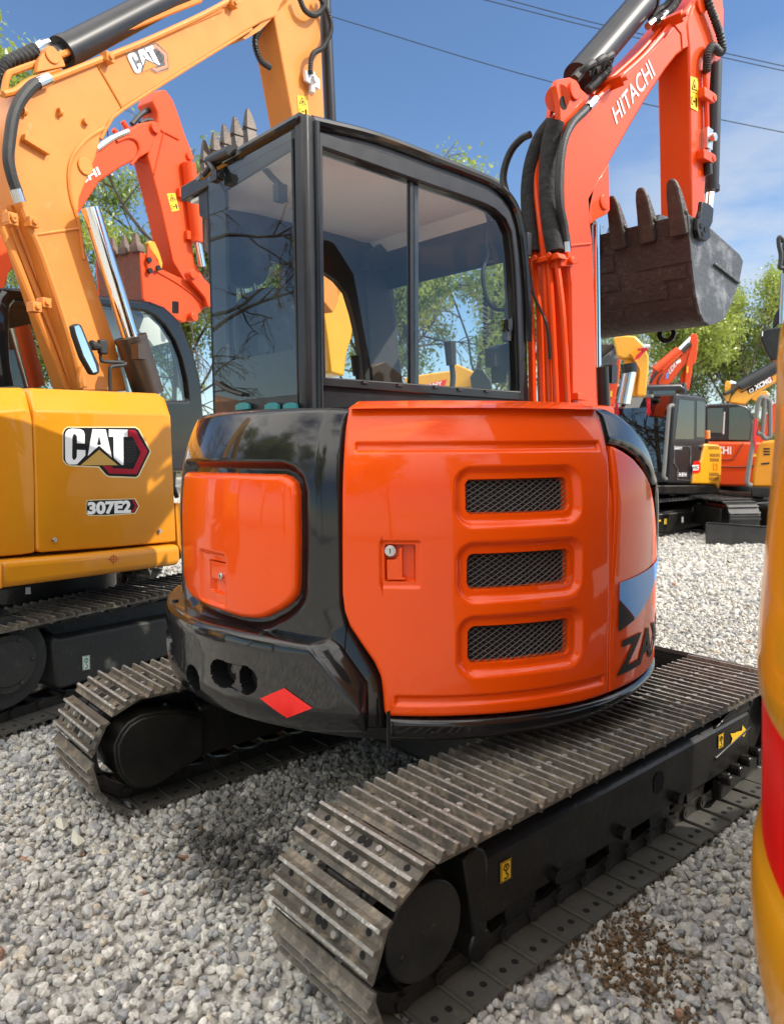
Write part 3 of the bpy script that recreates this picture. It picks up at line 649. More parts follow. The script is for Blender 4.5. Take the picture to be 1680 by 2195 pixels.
# ------------------------------------------------------------------ cab
YR, YL, XB = 0.0, .92, -.85
side = lambda pts, y=YR: PL(pts, 'R4', 'y', y)
so = side([(598,60),(900,160),(1200,272),(1330,322),(1430,365),(1490,415),(1535,480),(1562,570),(1580,700),(1595,900),(1608,1400),(600,1420),(598,700)])
si = side([(645,205),(900,293),(1150,380),(1290,427),(1390,463),(1440,488),(1490,535),(1518,600),(1532,720),(1542,900),(1557,1332),(660,1266),(650,700)])
so[0][2] = 2.535; 
cabp = lambda f, name, m, par=RX, **k: f.build(name, m, par, **k)
f = MB(); f.ring(so, si, (0, .06, 0)); cab = f.build('cab', 'black_paint', RX, bevel=.008)
# mid frame lip (window channel) and outer drip rail
fr2o = side([(622,130),(900,222),(1200,326),(1310,364),(1400,400),(1470,445),(1510,500),(1535,580),(1550,700),(1560,900),(1576,1375),(632,1308),(626,700)], YR-.004)
fr2i = side([(645,205),(900,293),(1150,380),(1290,427),(1390,463),(1440,488),(1490,535),(1518,600),(1532,720),(1542,900),(1557,1332),(660,1266),(650,700)], YR-.004)
f = MB(); f.ring(fr2o, fr2i, (0, -.012, 0)); wfm = f.build('window_frame', 'black_paint', cab, bevel=.004)
f = MB(); f.tube([p+np.array([0, -.004, 0]) for p in so[0:10]]+[so[10]*.4+so[9]*.6], .021, n=10, k=4); f.build('drip_rail', 'black_gloss', cab)
# rear right corner post
f = MB(); f.prism([(XB, YR-.022, 1.50), (XB, YR+.03, 1.50), (XB+.075, YR+.03, 1.50), (XB+.075, YR-.008, 1.50), (XB+.05, YR-.025, 1.50), (XB+.012, YR-.03, 1.50)], (0, 0, 1.045)); f.build('corner_post', 'black_paint', cab, bevel=.012, seg=3)
f = MB(); f.cyl((XB+.055, YR-.022, 1.5), (XB+.055, YR-.022, 2.53), .014, n=12); f.build('corner_bead', 'black_gloss', cab)
# roof: a strip along the outline, with a light headliner
ro = [so[0]+np.array([-.045, 0, .004])]+so[1:9]
f = MB(); P = [p for p in ro]; Q = [p+np.array([0.0, 0, -.06]) if i < 5 else p+np.array([-.05, 0, -.03]) for i, p in enumerate(ro)]
f.prism([p+np.array([0, .03, 0]) for p in P]+[q+np.array([0, .03, 0]) for q in Q[::-1]], (0, YL-.05, 0)); f.build('roof', 'black_paint', cab, bevel=.006)
f = MB(); P = [q+np.array([.02 if i == 0 else 0, .055, -.006]) for i, q in enumerate(Q[:7])]
f.prism(P+[p+np.array([0, 0, -.012]) for p in P[::-1]], (0, YL-.13, 0)); f.build('headliner', 'liner', cab)
f = MB(); f.tube([(XB+.01, YR, 2.535), (XB+.01, .64, 2.535), (XB+.06, .80, 2.53), (XB+.2, .90, 2.53)], .022, n=10); f.build('roof_rail', 'black_gloss', cab)
# left wall (door side), seen through the glass
lo_ = [np.array([p[0], YL, p[2]]) for p in so]; lo_[0][0] = -.68; lo_[12][0] = -.68; lo_[11][0] = -.68
li_ = [np.array(p) for p in ((-.60, YL, 2.28), (-.45, YL, 2.29), (-.3, YL, 2.29), (-.2, YL, 2.29), (-.1, YL, 2.28), (-.03, YL, 2.25), (.03, YL, 2.2), (.07, YL, 2.1), (.10, YL, 2.0), (.12, YL, 1.9), (.17, YL, 1.5), (-.60, YL, 1.5), (-.60, YL, 1.9))]
f = MB(); f.ring(lo_, li_, (0, -.05, 0)); f.build('door_frame', 'cab_plastic', cab, bevel=.008)
f = MB(); flat(f, [p-np.array([0, .02, 0]) for p in li_]); f.build('door_glass', 'glass_film', cab, smooth=0)
f = MB(); f.box((-.32, YL-.03, 1.9), (.05, .05, .8)); f.build('door_post', 'cab_plastic', cab)
# windscreen pillars at the front left and the lower front
pl = PL([(830,280),(985,330),(975,560),(850,760),(1000,1290),(835,1290),(810,820),(845,740)], 'R4', 'y', .88)
f = MB(); f.prism([(.20, .86, 2.47), (.30, .86, 2.36), (.44, .86, 1.5), (.20, .86, 1.5), (.14, .86, 2.25)], (0, .055, 0)); f.build('front_pillar', 'cab_plastic', cab, bevel=.008)
zl = [(1000+(-14 if k % 2 else 6), 335+k*13.5) for k in range(28)]; zr = [(1098+(12 if k % 2 else -2), 365+k*13) for k in range(26)]
f = MB(); q = side(zl+zr[::-1], .80); f.prism(q, (0, .02, 0)); f.build('windscreen_seal', 'rubber', cab, smooth=0)
f = MB(); f.prism(side([(848,765),(852,700),(990,598),(1062,622),(1062,690),(1005,735),(965,762),(900,760)], .78), (0, .03, 0)); f.build('folded_wiper_arm', 'rubber', cab)
f = MB(); f.box((.40, .46, 1.52), (.06, .88, .10)); f.build('front_rail', 'cab_plastic', cab)
f = MB(); flat(f, [(.405, .05, 1.56), (.405, .85, 1.56), (.215, .85, 2.36), (.215, .05, 2.36)]); f.build('windscreen', 'glass_film', cab, smooth=0)
# panes of the right-hand window, sliding post and latches
f = MB(); flat(f, [p+np.array([0, .012, 0]) for p in si]); f.build('side_pane', 'glass_side', cab, smooth=0)
q = side([(1058,350),(1072,355),(1075,1298),(1060,1297)], YR+.006); f = MB(); f.prism(q, (0, .02, 0)); q = side([(1080,357),(1096,362),(1098,1299),(1082,1298)], YR+.03); f.prism(q, (0, .015, 0)); f.build('sliding_post', 'black_paint', cab)
q = side([(1072,355),(1080,357),(1082,1298),(1075,1298)], YR+.012); f = MB(); f.prism(q, (0, .012, 0)); f.build('glass_edge', 'glass_film', cab)
for x, y in ((852, 1288), (1012, 1301), (1180, 1311), (1290, 1322), (1415, 1330)):
    f = MB(); p = side([(x, y)], YR-.02)[0]; f.box(p, (.026, .006, .010))
    f.build('drain_clip', 'rubber', cab)
f = MB(); q = side([(1502,1000),(1518,992),(1522,1010),(1520,1045),(1508,1055),(1502,1040)], YR+.004); f.prism(q, (0, -.012, 0)); f.build('window_latch', 'black_paint', cab)
f = MB(); p = side([(1590, 655)])[0]; f.box(p+np.array([.0, -.01, 0]), (.03, .03, .10)); f.build('hinge', 'black_paint', cab, bevel=.004)
f = MB(); p = side([(1525, 440)])[0]; f.prism([p+np.array(d) for d in ((-.05, .02, .03), (.02, .02, .0), (.035, .02, -.06), (-.02, .02, -.04))], (0, .05, 0)); f.build('roof_corner', 'black_paint', cab)
# rear window
rr = lambda pts, x=XB: PL(pts, 'R4', 'x', x)
ro_ = rr([(124,338),(508,128),(536,1348),(157,1385)]); ri_ = rr([(196,398),(500,208),(520,1136),(204,1190)])
f = MB(); flat(f, ro_); f.build('rear_pane', 'glass_rear', cab, smooth=0)
f = MB(); f.ring([p+np.array([.006, 0, 0]) for p in ro_], [p+np.array([.006, 0, 0]) for p in ri_], (.012, 0, 0)); f.build('rear_seal', 'rubber', cab)
f = MB(); f.prism(rr([(155,1384),(538,1346),(540,1410),(158,1440)]), (.03, 0, 0)); f.build('rear_sill', 'black_paint', cab)
f = MB(); f.box((XB+.06, .66, 2.02), (.05, .05, 1.02)); f.box((-.78, .74, 2.0), (.17, .03, 1.05), rz=R_(58)); f.build('rear_left_post', 'black_paint', cab)
q = rr([(72,335),(118,340),(128,545),(82,520)], XB+.02); f = MB(); f.prism(q, (.05, 0, 0)); f.build('side_lamp_box', 'black_paint', cab, bevel=.006)
f = MB(); f.cyl(rr([(128,268)], XB-.02)[0], rr([(230,218)], XB-.02)[0], .021, n=12); f.tube(rr([(132,275),(150,300),(160,335),(188,330)], XB-.03), .012, n=8); f.box(rr([(165,338)], XB-.03)[0], (.03, .05, .035)); f.tube(rr([(140,262),(128,300),(105,330)], XB-.03), .010, n=6); f.build('window_lock', 'black_paint', cab)
f = MB(); f.tube(rr([(300,258),(345,262),(385,300),(430,350),(470,388)], XB+.06), .012, n=8); f.box(rr([(458,415)], XB+.06)[0], (.04, .035, .06)); f.build('window_stay', 'cab_plastic', cab)
f = MB(); flat(f, rr([(355,1072),(427,1085),(427,1145),(358,1155)], XB+.004)); f.build('paper_sticker', 'glass_film', cab, smooth=0)
f = MB(); f.tube(rr([(160,1290),(215,1325),(285,1348)], XB-.012), .008, n=6); f.build('rear_wiper', 'rubber', cab)
# floor, rear console, levers, seat
f = MB(); f.prism([(XB+.05, .06, 1.40), (.40, .06, 1.40), (.40, .88, 1.40), (XB+.05, .88, 1.40)], (0, 0, .05)); f.prism([(XB+.06, .08, 1.44), (-.5, .08, 1.44), (-.52, .08, 1.66), (XB+.1, .08, 1.70)], (0, .56, 0)); f.build('cab_floor', 'cab_plastic', cab, bevel=.02)
f = MB()
def pad(f, c, w, h, d, lean=0.0, rz=.6):
    """rounded upholstered pad: w across (Y), h high, d deep"""
    A = []
    for u in np.linspace(0, 2*math.pi, 33):
        row = []
        for v in np.linspace(-math.pi/2, math.pi/2, 17):
            cu, su, cv, sv = math.cos(u), math.sin(u), math.cos(v), math.sin(v); e = lambda x, p: math.copysign(abs(x)**p, x)
            y = e(cv, .45)*e(cu, rz)*w/2; z = e(cv, .45)*e(su, rz)*h/2; x = e(sv, .5)*d/2
            row.append((c[0]+x-lean*z, c[1]+y, c[2]+z))
        A.append(row)
    f.grid(np.array(A))
SX = -.60
pad(f, (SX, .60, 1.78), .46, .62, .12, .12); pad(f, (SX+.28, .60, 1.46), .52, .16, .52, 0); seat = f.build('seat', 'seat_fabric', cab)
f = MB(); pad(f, (SX-.07, .67, 2.23), .28, .24, .09, .1); f.build('headrest', 'seat_fabric', seat)
f = MB(); f.cyl((SX-.05, .62, 2.05), (SX-.07, .62, 2.16), .01, n=8); f.build('headrest_post', 'steel', seat)
f = MB(); f.cyl((SX-.05, .72, 2.05), (SX-.07, .72, 2.16), .01, n=8); f.build('headrest_post', 'steel', seat)
f = MB(); f.prism([(-.18, .08, 1.42), (.02, .08, 1.42), (.06, .08, 1.62), (-.16, .08, 1.64)], (0, .16, 0)); f.build('console', 'cab_plastic', cab, bevel=.015)
f = MB(); f.prism([(-.18, .72, 1.42), (.02, .72, 1.42), (.06, .72, 1.62), (-.16, .72, 1.64)], (0, .14, 0)); f.build('console', 'cab_plastic', cab, bevel=.015)
for y, x in ((.14, .02), (.80, .02)):
    f = MB(); f.tube([(x, y, 1.62), (x+.02, y, 1.72), (x+.01, y, 1.80)], .012, n=8); f.cyl((x+.01, y, 1.78), (x, y, 1.88), .022, .026, n=10); f.build('control_lever', 'rubber', cab)
f = MB(); q = side([(1420,640),(1465,645),(1480,690),(1470,730),(1430,725),(1418,690)], YR+.10); f.prism(q, (0, .05, 0)); f.tube(side([(1412,500),(1422,560),(1408,640),(1418,700),(1395,770),(1400,850),(1420,920),(1450,950),(1490,955)], YR+.08), .009, n=6)
pts = side([(1405+(9 if i % 2 else -9), 880+i*11) for i in range(22)], YR+.09); f.tube(pts, .006, n=6, k=2); f.build('radio_cord', 'rubber', cab)
f = MB(); f.prism(side([(1450,1130),(1505,1110),(1515,1200),(1500,1290),(1480,1290),(1478,1220),(1452,1215)], YR+.06), (0, .06, 0)); f.build('switch_box', 'cab_plastic', cab)
f = MB(); f.tube(side([(1520,700),(1528,800),(1520,950),(1505,1100)], YR+.03), .022, n=8); f.build('grab_rail', 'rubber', cab)
# brackets on the deck at the rear left of the hood
f = MB()
for x0 in (250, 385, 470): q = rr([(x0,1395),(x0+20,1385),(x0+40,1383),(x0+60,1392),(x0+62,1412),(x0,1418)], XB-.02) ; f.prism(q, (.01, 0, 0))
for x0 in (265, 400): f.tube(rr([(x0,1430),(x0+5,1385),(x0+35,1375),(x0+62,1390),(x0+68,1428)], XB+.02), .016, n=8)
f.build('lifting_eye', 'teal', RX)

# ------------------------------------------------------------------ boom, arm, bucket of the main machine
BY = -.08; BT = .205
bp = lambda pts, y=BY, z='R5': PL(pts, z, 'y', y)
DY = np.array([0, 1.0, 0])
side_b = [(556,2165),(548,1500),(522,1300),(508,1000),(512,770),(532,690),(562,640),(640,565),(690,522),(800,425),(1000,236),(1085,140),(1150,60),(1240,-60),(1330,-150),(1360,-60),(1330,20),(1260,120),(1176,244),(1110,295),(1050,372),(950,522),(850,692),(752,868),(680,1000),(660,1090),(655,1180),(664,1250),(672,1400),(694,2165)]
f = MB(); f.prism(bp(side_b), DY*BT); boom = f.build('boom', 'orange_boom', RX, bevel=.012)
f = MB(); f.prism(bp([(1176,244),(1180,150),(1165,95),(1130,85),(1090,130),(1130,180),(1136,262)]), -DY*.006); f.build('boom_plate', 'orange_boom', boom, bevel=.003)
f = MB()
for k in (0.0, BT-.04): f.prism(bp([(752,862),(757,1112),(742,1132),(690,1158),(650,1190),(640,1050),(690,960)], BY+k), DY*.04)
p = bp([(724,1070)])[0]; f.cyl(p-DY*.008, p+DY*(BT+.008), .036, n=20); f.build('cylinder_lug', 'orange_boom', boom, bevel=.004)
f = MB(); q = bp([(655,1290),(548,1300)], BY-.003); f.tube(q, .006, n=6); f.build('weld_seam', 'orange_boom', boom)
lug = [(470,450),(482,420),(545,408),(580,425),(605,470),(650,512),(560,640),(520,690),(497,720),(492,560)]
for k in (BY+.0, BY+BT+.02):
    f = MB(); f.prism(bp(lug if k == BY else lug[:-2]+[(500, 800), (440, 860), (436, 640)], k), DY*.03); p = bp([(565,482)], k)[0]; f.cyl(p-DY*.012, p+DY*.04, .04, n=24); lg = f.build('bracket_plate', 'orange_boom', boom, bevel=.004)
    f = MB(); p = bp([(511,545)], k)[0]; f.cyl(p-DY*.002, p+DY*.001, .028, n=20); f.build('bracket_hole', 'dark_inside', lg)
# arm cylinder on top of the boom
a, b = bp([(585, 415), (1000, -70)], BY+BT/2+.0)
a2 = a+(b-a)*.05
f = MB(); f.cyl(a, b-(b-a)*.16, .072, n=32); f.cyl(b-(b-a)*.17, b-(b-a)*.145, .078, n=32); ac = f.build('arm_cylinder', 'dark_cyl', boom)
f = MB(); f.cyl(b-(b-a)*.2, b+(b-a)*.5, .034, n=24); f.build('cylinder_rod', 'chrome', ac)
f = MB(); q = bp([(452,515),(500,450)], BY+BT/2); f.cyl(bp([(480,520)], BY+.02)[0], bp([(480,520)], BY+BT)[0], .055, n=24); f.build('cylinder_pin', 'orange_boom', boom)
f = MB()
for (x, y), l in (((590,395), 1), ((650,365), 1), ((690,350), 0)):
    p = bp([(x, y)], BY+.03)[0]; f.tube([p, p+np.array([.02, -.03, .03]), p+np.array([.07, -.03, .06]), p+np.array([.09, 0, .03])], .017, n=8); f.cyl(p-np.array([.03, 0, .03]), p+np.array([.02, 0, .02]), .022, n=6)
f.build('hose_fitting', 'rubber', boom)
f = MB(); f.tube(bp([(725,330),(745,340),(740,380),(690,430),(640,480)], BY+.02), .02, n=8, rib=.012); f.build('hose', 'black_hose', boom)
# steel pipes along the boom and their clamps
for d0, yy in ((0, BY+.02), (-26, BY+.07)):
    f = MB(); f.tube(bp([(690+d0,520+d0*.5),(780+d0,435+d0*.5),(940+d0,290+d0*.5),(1070+d0,140+d0*.5),(1110+d0,95+d0*.5)], yy-.02), .013, n=8); f.build('steel_pipe', 'orange_boom', boom)
for x, y in ((760, 445), (1075, 112)):
    f = MB(); p = bp([(x, y)], BY)[0]; f.box(p+np.array([0, .01, .0]), (.035, .16, .05), ax=[(.7, 0, .7), (0, 1, 0), (-.7, 0, .7)]); f.cyl(p+np.array([.0, -.09, 0]), p+np.array([0, .1, 0]), .012, n=8); f.build('pipe_clamp', 'orange_boom', boom, bevel=.003)
f = MB(); f.tube(bp([(1140,-40),(1090,40),(1050,75),(985,112)], BY+.04), .019, n=8, rib=.012); f.tube(bp([(1110,-60),(1060,25),(1010,60),(975,100)], BY+.10), .019, n=8, rib=.012); f.build('hose', 'black_hose', boom)
for q, n_, r_ in ((bp([(985,112),(957,139)], BY+.04), 10, .018), (bp([(1050,72),(1012,110)], BY+.04), 10, .018), (bp([(640,570),(678,528)], BY-.03), 10, .02), (bp([(520,1250),(528,1335)], BY-.02), 10, .021)):
    f = MB(); f.cyl(q[0], q[1], r_, n=n_); f.build('hose_ferrule', 'steel', boom)
# hoses and pipes down the rear face of the boom
f = MB(); f.tube(bp([(668,535),(620,590),(560,650),(515,740),(495,860),(488,1000),(495,1100),(515,1200),(524,1280)], BY-.025), .019, n=10); f.build('hose', 'black_hose', boom)
rf = lambda pts, x, z='R5': PL(pts, z, 'x', x)
XH = .47
f = MB(); f.tube(rf([(470,640),(440,760),(428,900),(430,1050),(445,1200),(468,1335)], XH), .040, n=12, k=8); f.build('hose_sleeve', 'sleeve', boom)
f = MB(); f.tube(rf([(450,650),(390,730),(345,850),(325,980),(325,1100),(335,1220),(352,1335)], XH), .034, n=12, k=8); f.build('hose_sleeve', 'sleeve', boom)
for a_ in ([(455,680),(400,720),(368,900),(372,1050),(395,1250),(415,1500),(440,2165)], [(470,680),(410,770),(392,950),(405,1100),(420,1300),(445,1560),(475,2165)], [(352,1335),(365,1500),(385,1700),(400,2165)], [(468,1335),(490,1500),(510,1700),(535,2165)]):
    f = MB(); f.tube(rf(a_, XH+.01), .014, n=8); f.build('steel_pipe', 'orange_boom', boom)
f = MB(); f.tube(rf([(318,1370),(325,1500),(340,1750),(350,2165)], XH+.02), .018, n=8); f.build('steel_pipe', 'orange_boom', boom)
f = MB(); q = rf([(338,1372),(478,1335),(492,1365),(345,1398)], XH-.03); f.prism(q, (.06, 0, 0))
for x, y in ((365,1368),(440,1352)): p = rf([(x, y)], XH-.03)[0]; f.cyl(p, p-np.array([.012, 0, 0]), .015, n=6)
f.build('pipe_clamp', 'orange_boom', boom, bevel=.004)
f = MB(); q = bp([(500,1372),(560,1360),(590,1365),(592,1392),(545,1408),(498,1410)], BY-.03); f.prism(q, DY*.06); p = bp([(545,1382)], BY-.03)[0]; f.cyl(p, p-DY*.02, .018, n=8); f.build('pipe_clamp', 'orange_boom', boom, bevel=.004)
f = MB(); p = on(1240, 850, 'V', (0, BY-.03, 0), (0, 1, 0)); f.box(p, (.09, .05, .035)); f.build('pipe_clamp', 'orange_boom', boom, bevel=.004)
f = MB(); f.tube(rf([(330,1430),(350,1550),(390,1640),(425,1730),(440,1900)], XH-.02), .007, n=6); f.build('cable', 'rubber', boom)
f = MB(); f.tube(rf([(335,712),(290,735),(240,790),(205,870),(193,950),(210,1030)], .46), .017, n=8); f.build('hose', 'black_hose', boom)
# boom cylinder behind: rod and barrel (the barrel's head peeps up right of the boom)
f = MB(); q = bp([(684,2165),(676,1190)], BY+.06); f.cyl(q[0]+np.array([.012, 0, 0]), q[1]+np.array([.012, 0, 0]), .020, n=20); f.build('boom_cylinder_rod', 'chrome', boom)
f = MB(); q = [on(1294, 885, 'V', (0, BY+.02, 0), (0, 1, 0)), on(1290, 786, 'V', (0, BY+.02, 0), (0, 1, 0))]; f.cyl(q[0], q[1], .03, n=16); f.box((q[0]+q[1])/2+np.array([.06, 0, .08]), (.05, .05, .09)); f.build('exhaust_pipe', 'dark_cyl', RX)
f = MB(); f.prism([(.45, -.10, .9), (.95, -.10, .9), (.95, -.10, 1.62), (.50, -.10, 1.62)], (0, .3, 0)); f.build('swing_post', 'orange_boom', RX, bevel=.02)
# brand lettering
f = MB(); q = bp([(792,660),(998,398),(962,312),(766,572)], BY-.003); text_on(f, 'HITACHI', q, bold=.012); f.build('lettering', 'decal_grey', boom, smooth=0)
# arm
arm_p = [(1176,246),(1165,120),(1190,40),(1250,-60),(1345,-130),(1362,60),(1360,200),(1352,300),(1335,320),(1312,318),(1296,345),(1286,500),(1274,800),(1262,1000),(1255,1160),(1190,1160),(1184,700)]
f = MB(); f.prism(bp(arm_p, BY-.012), DY*(BT-.02)); arm = f.build('arm', 'orange_boom', RX, bevel=.012)
f = MB(); p = bp([(1234,22)], BY-.012)[0]; f.cyl(p-DY*.014, p, .05, n=24); f.build('pivot_pin', 'orange_boom', arm, bevel=.004)
def warn_sticker(quad, parent):
    a, b, c, d = [np.asarray(p, float) for p in quad]; n_ = unit(np.cross(b-a, d-a)); n_ = n_ if n_@(CAM-a) > 0 else -n_
    g = lambda x, y, k=.0012: a*(1-x)*(1-y)+b*x*(1-y)+c*x*y+d*(1-x)*y+n_*k
    f = MB(); flat(f, [g(0,0,0), g(1,0,0), g(1,1,0), g(0,1,0)], 0)
    flat(f, [g(.12,.60), g(.88,.60), g(.5,.95)], 1); flat(f, [g(.24,.63,.0016), g(.76,.63,.0016), g(.5,.88,.0016)], 0); flat(f, [g(.38,.66,.002), g(.62,.66,.002), g(.56,.78,.002), g(.42,.76,.002)], 1)
    flat(f, [g(.1,.52), g(.9,.52), g(.9,.535), g(.1,.535)], 1)
    flat(f, [g(.08,.12), g(.30,.12), g(.30,.36), g(.08,.36)], 1); flat(f, [g(.12,.15,.0016), g(.26,.15,.0016), g(.26,.33,.0016), g(.12,.33,.0016)], 0)
    flat(f, [g(.35,.22), g(.6,.22), g(.6,.28), g(.35,.28)], 1); flat(f, [g(.68,.10), g(.84,.10), g(.86,.34), g(.80,.40), g(.72,.40), g(.66,.34)], 1)
    return f.build('warning_sticker', ['decal_yellow', 'decal_black'], parent, smooth=0)
warn_sticker(bp([(1184,570),(1222,590),(1222,415),(1182,402)], BY-.016), arm)
f = MB(); f.tube(bp([(1275,370),(1262,400),(1265,500),(1268,600),(1270,700)], BY-.03), .014, n=8); f.build('steel_pipe', 'orange_boom', arm)
for x, y in ((1262, 510), (1258, 832)):
    f = MB(); p = bp([(x, y)], BY-.03)[0]; f.box(p, (.12, .05, .05)); f.cyl(p+np.array([.055, -.03, 0]), p+np.array([.055, .02, 0]), .02, n=8); f.build('pipe_clamp', 'orange_boom', arm, bevel=.004)
f = MB(); p = bp([(1270, 738)], BY-.03)[0]; f.box(p, (.06, .04, .11)); f.cyl(p-DY*.05, p, .022, n=12)
q = bp([(1272,770),(1274,850),(1268,365),(1266,390)], BY-.03); f.cyl(q[0], q[1], .018, n=10); f.build('stop_valve', 'steel', arm, bevel=.003)
f = MB(); f.cyl(q[2], q[3], .018, n=10); f.build('pipe_union', 'steel', arm)
f = MB(); q = bp([(1275,862),(1278,925)], BY-.03); f.cyl(q[0], q[1], .022, n=10); f.build('hose_plug', 'rubber', arm)
f = MB(); f.tube(bp([(1268,380),(1270,330),(1275,280),(1300,245),(1335,275),(1350,262),(1340,190),(1310,100),(1285,30),(1270,-60)], BY-.045), .021, n=10, k=8, rib=.012); f.build('hose', 'black_hose', arm)
f = MB(); q = bp([(1306,325),(1290,985)], BY+.09); f.cyl(q[0], q[1], .045, n=24); f.cyl(q[1]-np.array([0, 0, .03]), q[1], .05, n=24); bc = f.build('bucket_cylinder', 'dark_cyl', arm)
q2 = bp([(1290,985),(1268,1200)], BY+.09); f = MB(); f.cyl(q2[0], q2[1], .028, n=20); f.build('cylinder_rod', 'chrome', bc)
# bucket
KY = -.335; KW = .74
sidep = [(1168,1130),(1215,1160),(1290,1208),(1372,1282),(1442,1345),(1462,1382),(1440,1500),(1404,1600),(1362,1688),(1320,1712),(1286,1722),(1254,1700),(1232,1655),(1212,1570),(1196,1450),(1182,1300),(1172,1180)]
kp = lambda pts, y=KY: PL(pts, 'R5', 'y', y)
f = MB(); SP = kp(sidep); f.prism(SP, DY*.022); bk_side = f
bucket = f.build('bucket', 'bucket_side', RX, bevel=.003)
f = MB(); f.prism([p+DY*(KW-.022) for p in SP], DY*.022); f.build('side_plate', 'bucket_side', bucket, bevel=.003)
prof = [SP[i] for i in (0, 16, 15, 14, 13, 12, 11, 10, 9, 8, 7, 6, 5)]
pr = catmull(prof, 5); cen = np.mean(SP, axis=0); inner = []
for i, p in enumerate(pr):
    t = unit(pr[min(i+1, len(pr)-1)]-pr[max(i-1, 0)]); nn = np.cross(t, DY); nn = nn if nn@(cen-p) > 0 else -nn; inner.append(p+nn*.02)
f = MB(); A = np.array([[p+DY*y for p in pr] for y in np.linspace(.012, KW-.012, 30)]); f.grid(A); f.grid(np.array([[p+DY*y for p in inner] for y in (.012, KW-.012)])); f.build('shell', 'bucket_back', bucket)
# wear plates on the back
def back_pt(u, y):
    L_ = len(pr)-1; i = min(int(u*L_), L_-1); w = u*L_-i; t = unit(pr[i+1]-pr[i]); nn = np.cross(t, DY); nn = nn if nn@(cen-pr[i]) < 0 else -nn
    return pr[i]*(1-w)+pr[i+1]*w+DY*y+nn*.001, nn
def patch(f, u0, u1, y0, y1, h=.012):
    a, n_ = back_pt((u0+u1)/2, (y0+y1)/2); P = [back_pt(u, y)[0] for u, y in ((u0, y0), (u1, y0), (u1, y1), (u0, y1))]; f.prism(P, n_*h)
f = MB(); r2 = random.Random(3)
for u0, u1, ys in ((.02, .12, [(.02, .12), (.31, .43), (.61, .72)]), (.13, .20, [(.0, .30), (.42, .73)]), (.22, .255, [(.03, .16), (.40, .58)]), (.27, .315, [(.14, .36), (.52, .72)]), (.325, .37, [(.02, .2), (.41, .5)])):
    for y0, y1 in ys: patch(f, u0+r2.uniform(0, .02), u1+r2.uniform(-.015, .012), y0, y1, r2.uniform(.002, .006))
f.build('wear_plate', 'bucket_back', bucket, bevel=.0025)
lipd = unit(SP[0]-SP[16])
for k in range(5):
    y = .045+k*(KW-.09)/4
    b0 = SP[0]+DY*y-lipd*.05; d2 = unit(lipd+np.array([-.10, 0, 0])); s_ = unit(np.cross(DY, d2)); w = .042
    f = MB(); P = []
    for t, ww, th in ((-.04, .042, .030), (.05, .040, .030), (.10, .036, .026), (.17, .031, .018), (.205, .024, .012), (.222, .012, .008)):
        c = b0+d2*t+s_*(-.02*(t/.2)**2); P.append([c-DY*ww+s_*th, c+DY*ww+s_*th, c+DY*ww-s_*th, c-DY*ww-s_*th])
    vs = [q for row in P for q in row]; fs = []
    for i in range(len(P)-1):
        for j in range(4): fs.append((4*i+j, 4*i+(j+1) % 4, 4*i+4+(j+1) % 4, 4*i+4+j))
    fs += [(3, 2, 1, 0), tuple(range(len(vs)-4, len(vs)))]
    f.add(vs, fs); p = b0+d2*.06; f.cyl(p-DY*.046, p+DY*.046, .016, n=10); f.build('tooth', 'tooth_steel', bucket, bevel=.008)
f = MB(); cp = [(1222,1070),(1262,1085),(1284,1110),(1278,1180),(1262,1215),(1268,1262),(1248,1280),(1206,1262),(1194,1220),(1200,1165),(1216,1120)]
f.prism(kp(cp, KY-.004), -DY*.022); cut = f.build('side_cutter', 'black_frame', bucket, bevel=.004)
f = MB()
for x, y in ((1228,1138),(1240,1195),(1262,1215),(1250,1238)): p = kp([(x, y)], KY-.027)[0]; f.cyl(p, p-DY*.002, .014, n=10)
f.build('cutter_bolt', 'dark_inside', cut)
f = MB(); f.prism(kp([(1308,1392),(1440,1492),(1434,1504),(1302,1402)], KY-.002), -DY*.012); f.build('side_strip', 'bucket_side', bucket, bevel=.003)
f = MB()
for y in (KW/2-.15, KW/2+.12): f.prism([p+DY*y for p in kp([(1330,1240),(1300,1100),(1240,1080),(1215,1180),(1400,1360)], KY)], DY*.03)
f.build('bucket_bracket', 'bucket_side', bucket)
f = MB(); p = on(1428, 716, 'V', (0, KY+.35, 0), (0, 1, 0)); f.rev([(.025, -.012), (.05, -.012), (.05, .012), (.025, .012), (.025, -.012)], p, (1, .3, 0), n=20); f.build('lifting_hook', 'black_frame', bucket)
# ================================================================== yellow excavator on the left
HC = R_(17.0); CF = np.array([math.cos(HC), math.sin(HC), 0]); CN = np.array([-math.sin(HC), math.cos(HC), 0])
cp_ = lambda pts, z, n: [on(x, y, z, CN*n, CN) for x, y in pts]
cfn = lambda f_, n_, z_: CF*f_+CN*n_+np.array([0, 0, z_])
c_org = CF*.2+CN*3.15
CT = thing('excavator', 'yellow excavator on the left with round-framed black cab and gooseneck boom', 'excavator', (c_org[0], c_org[1], 0))
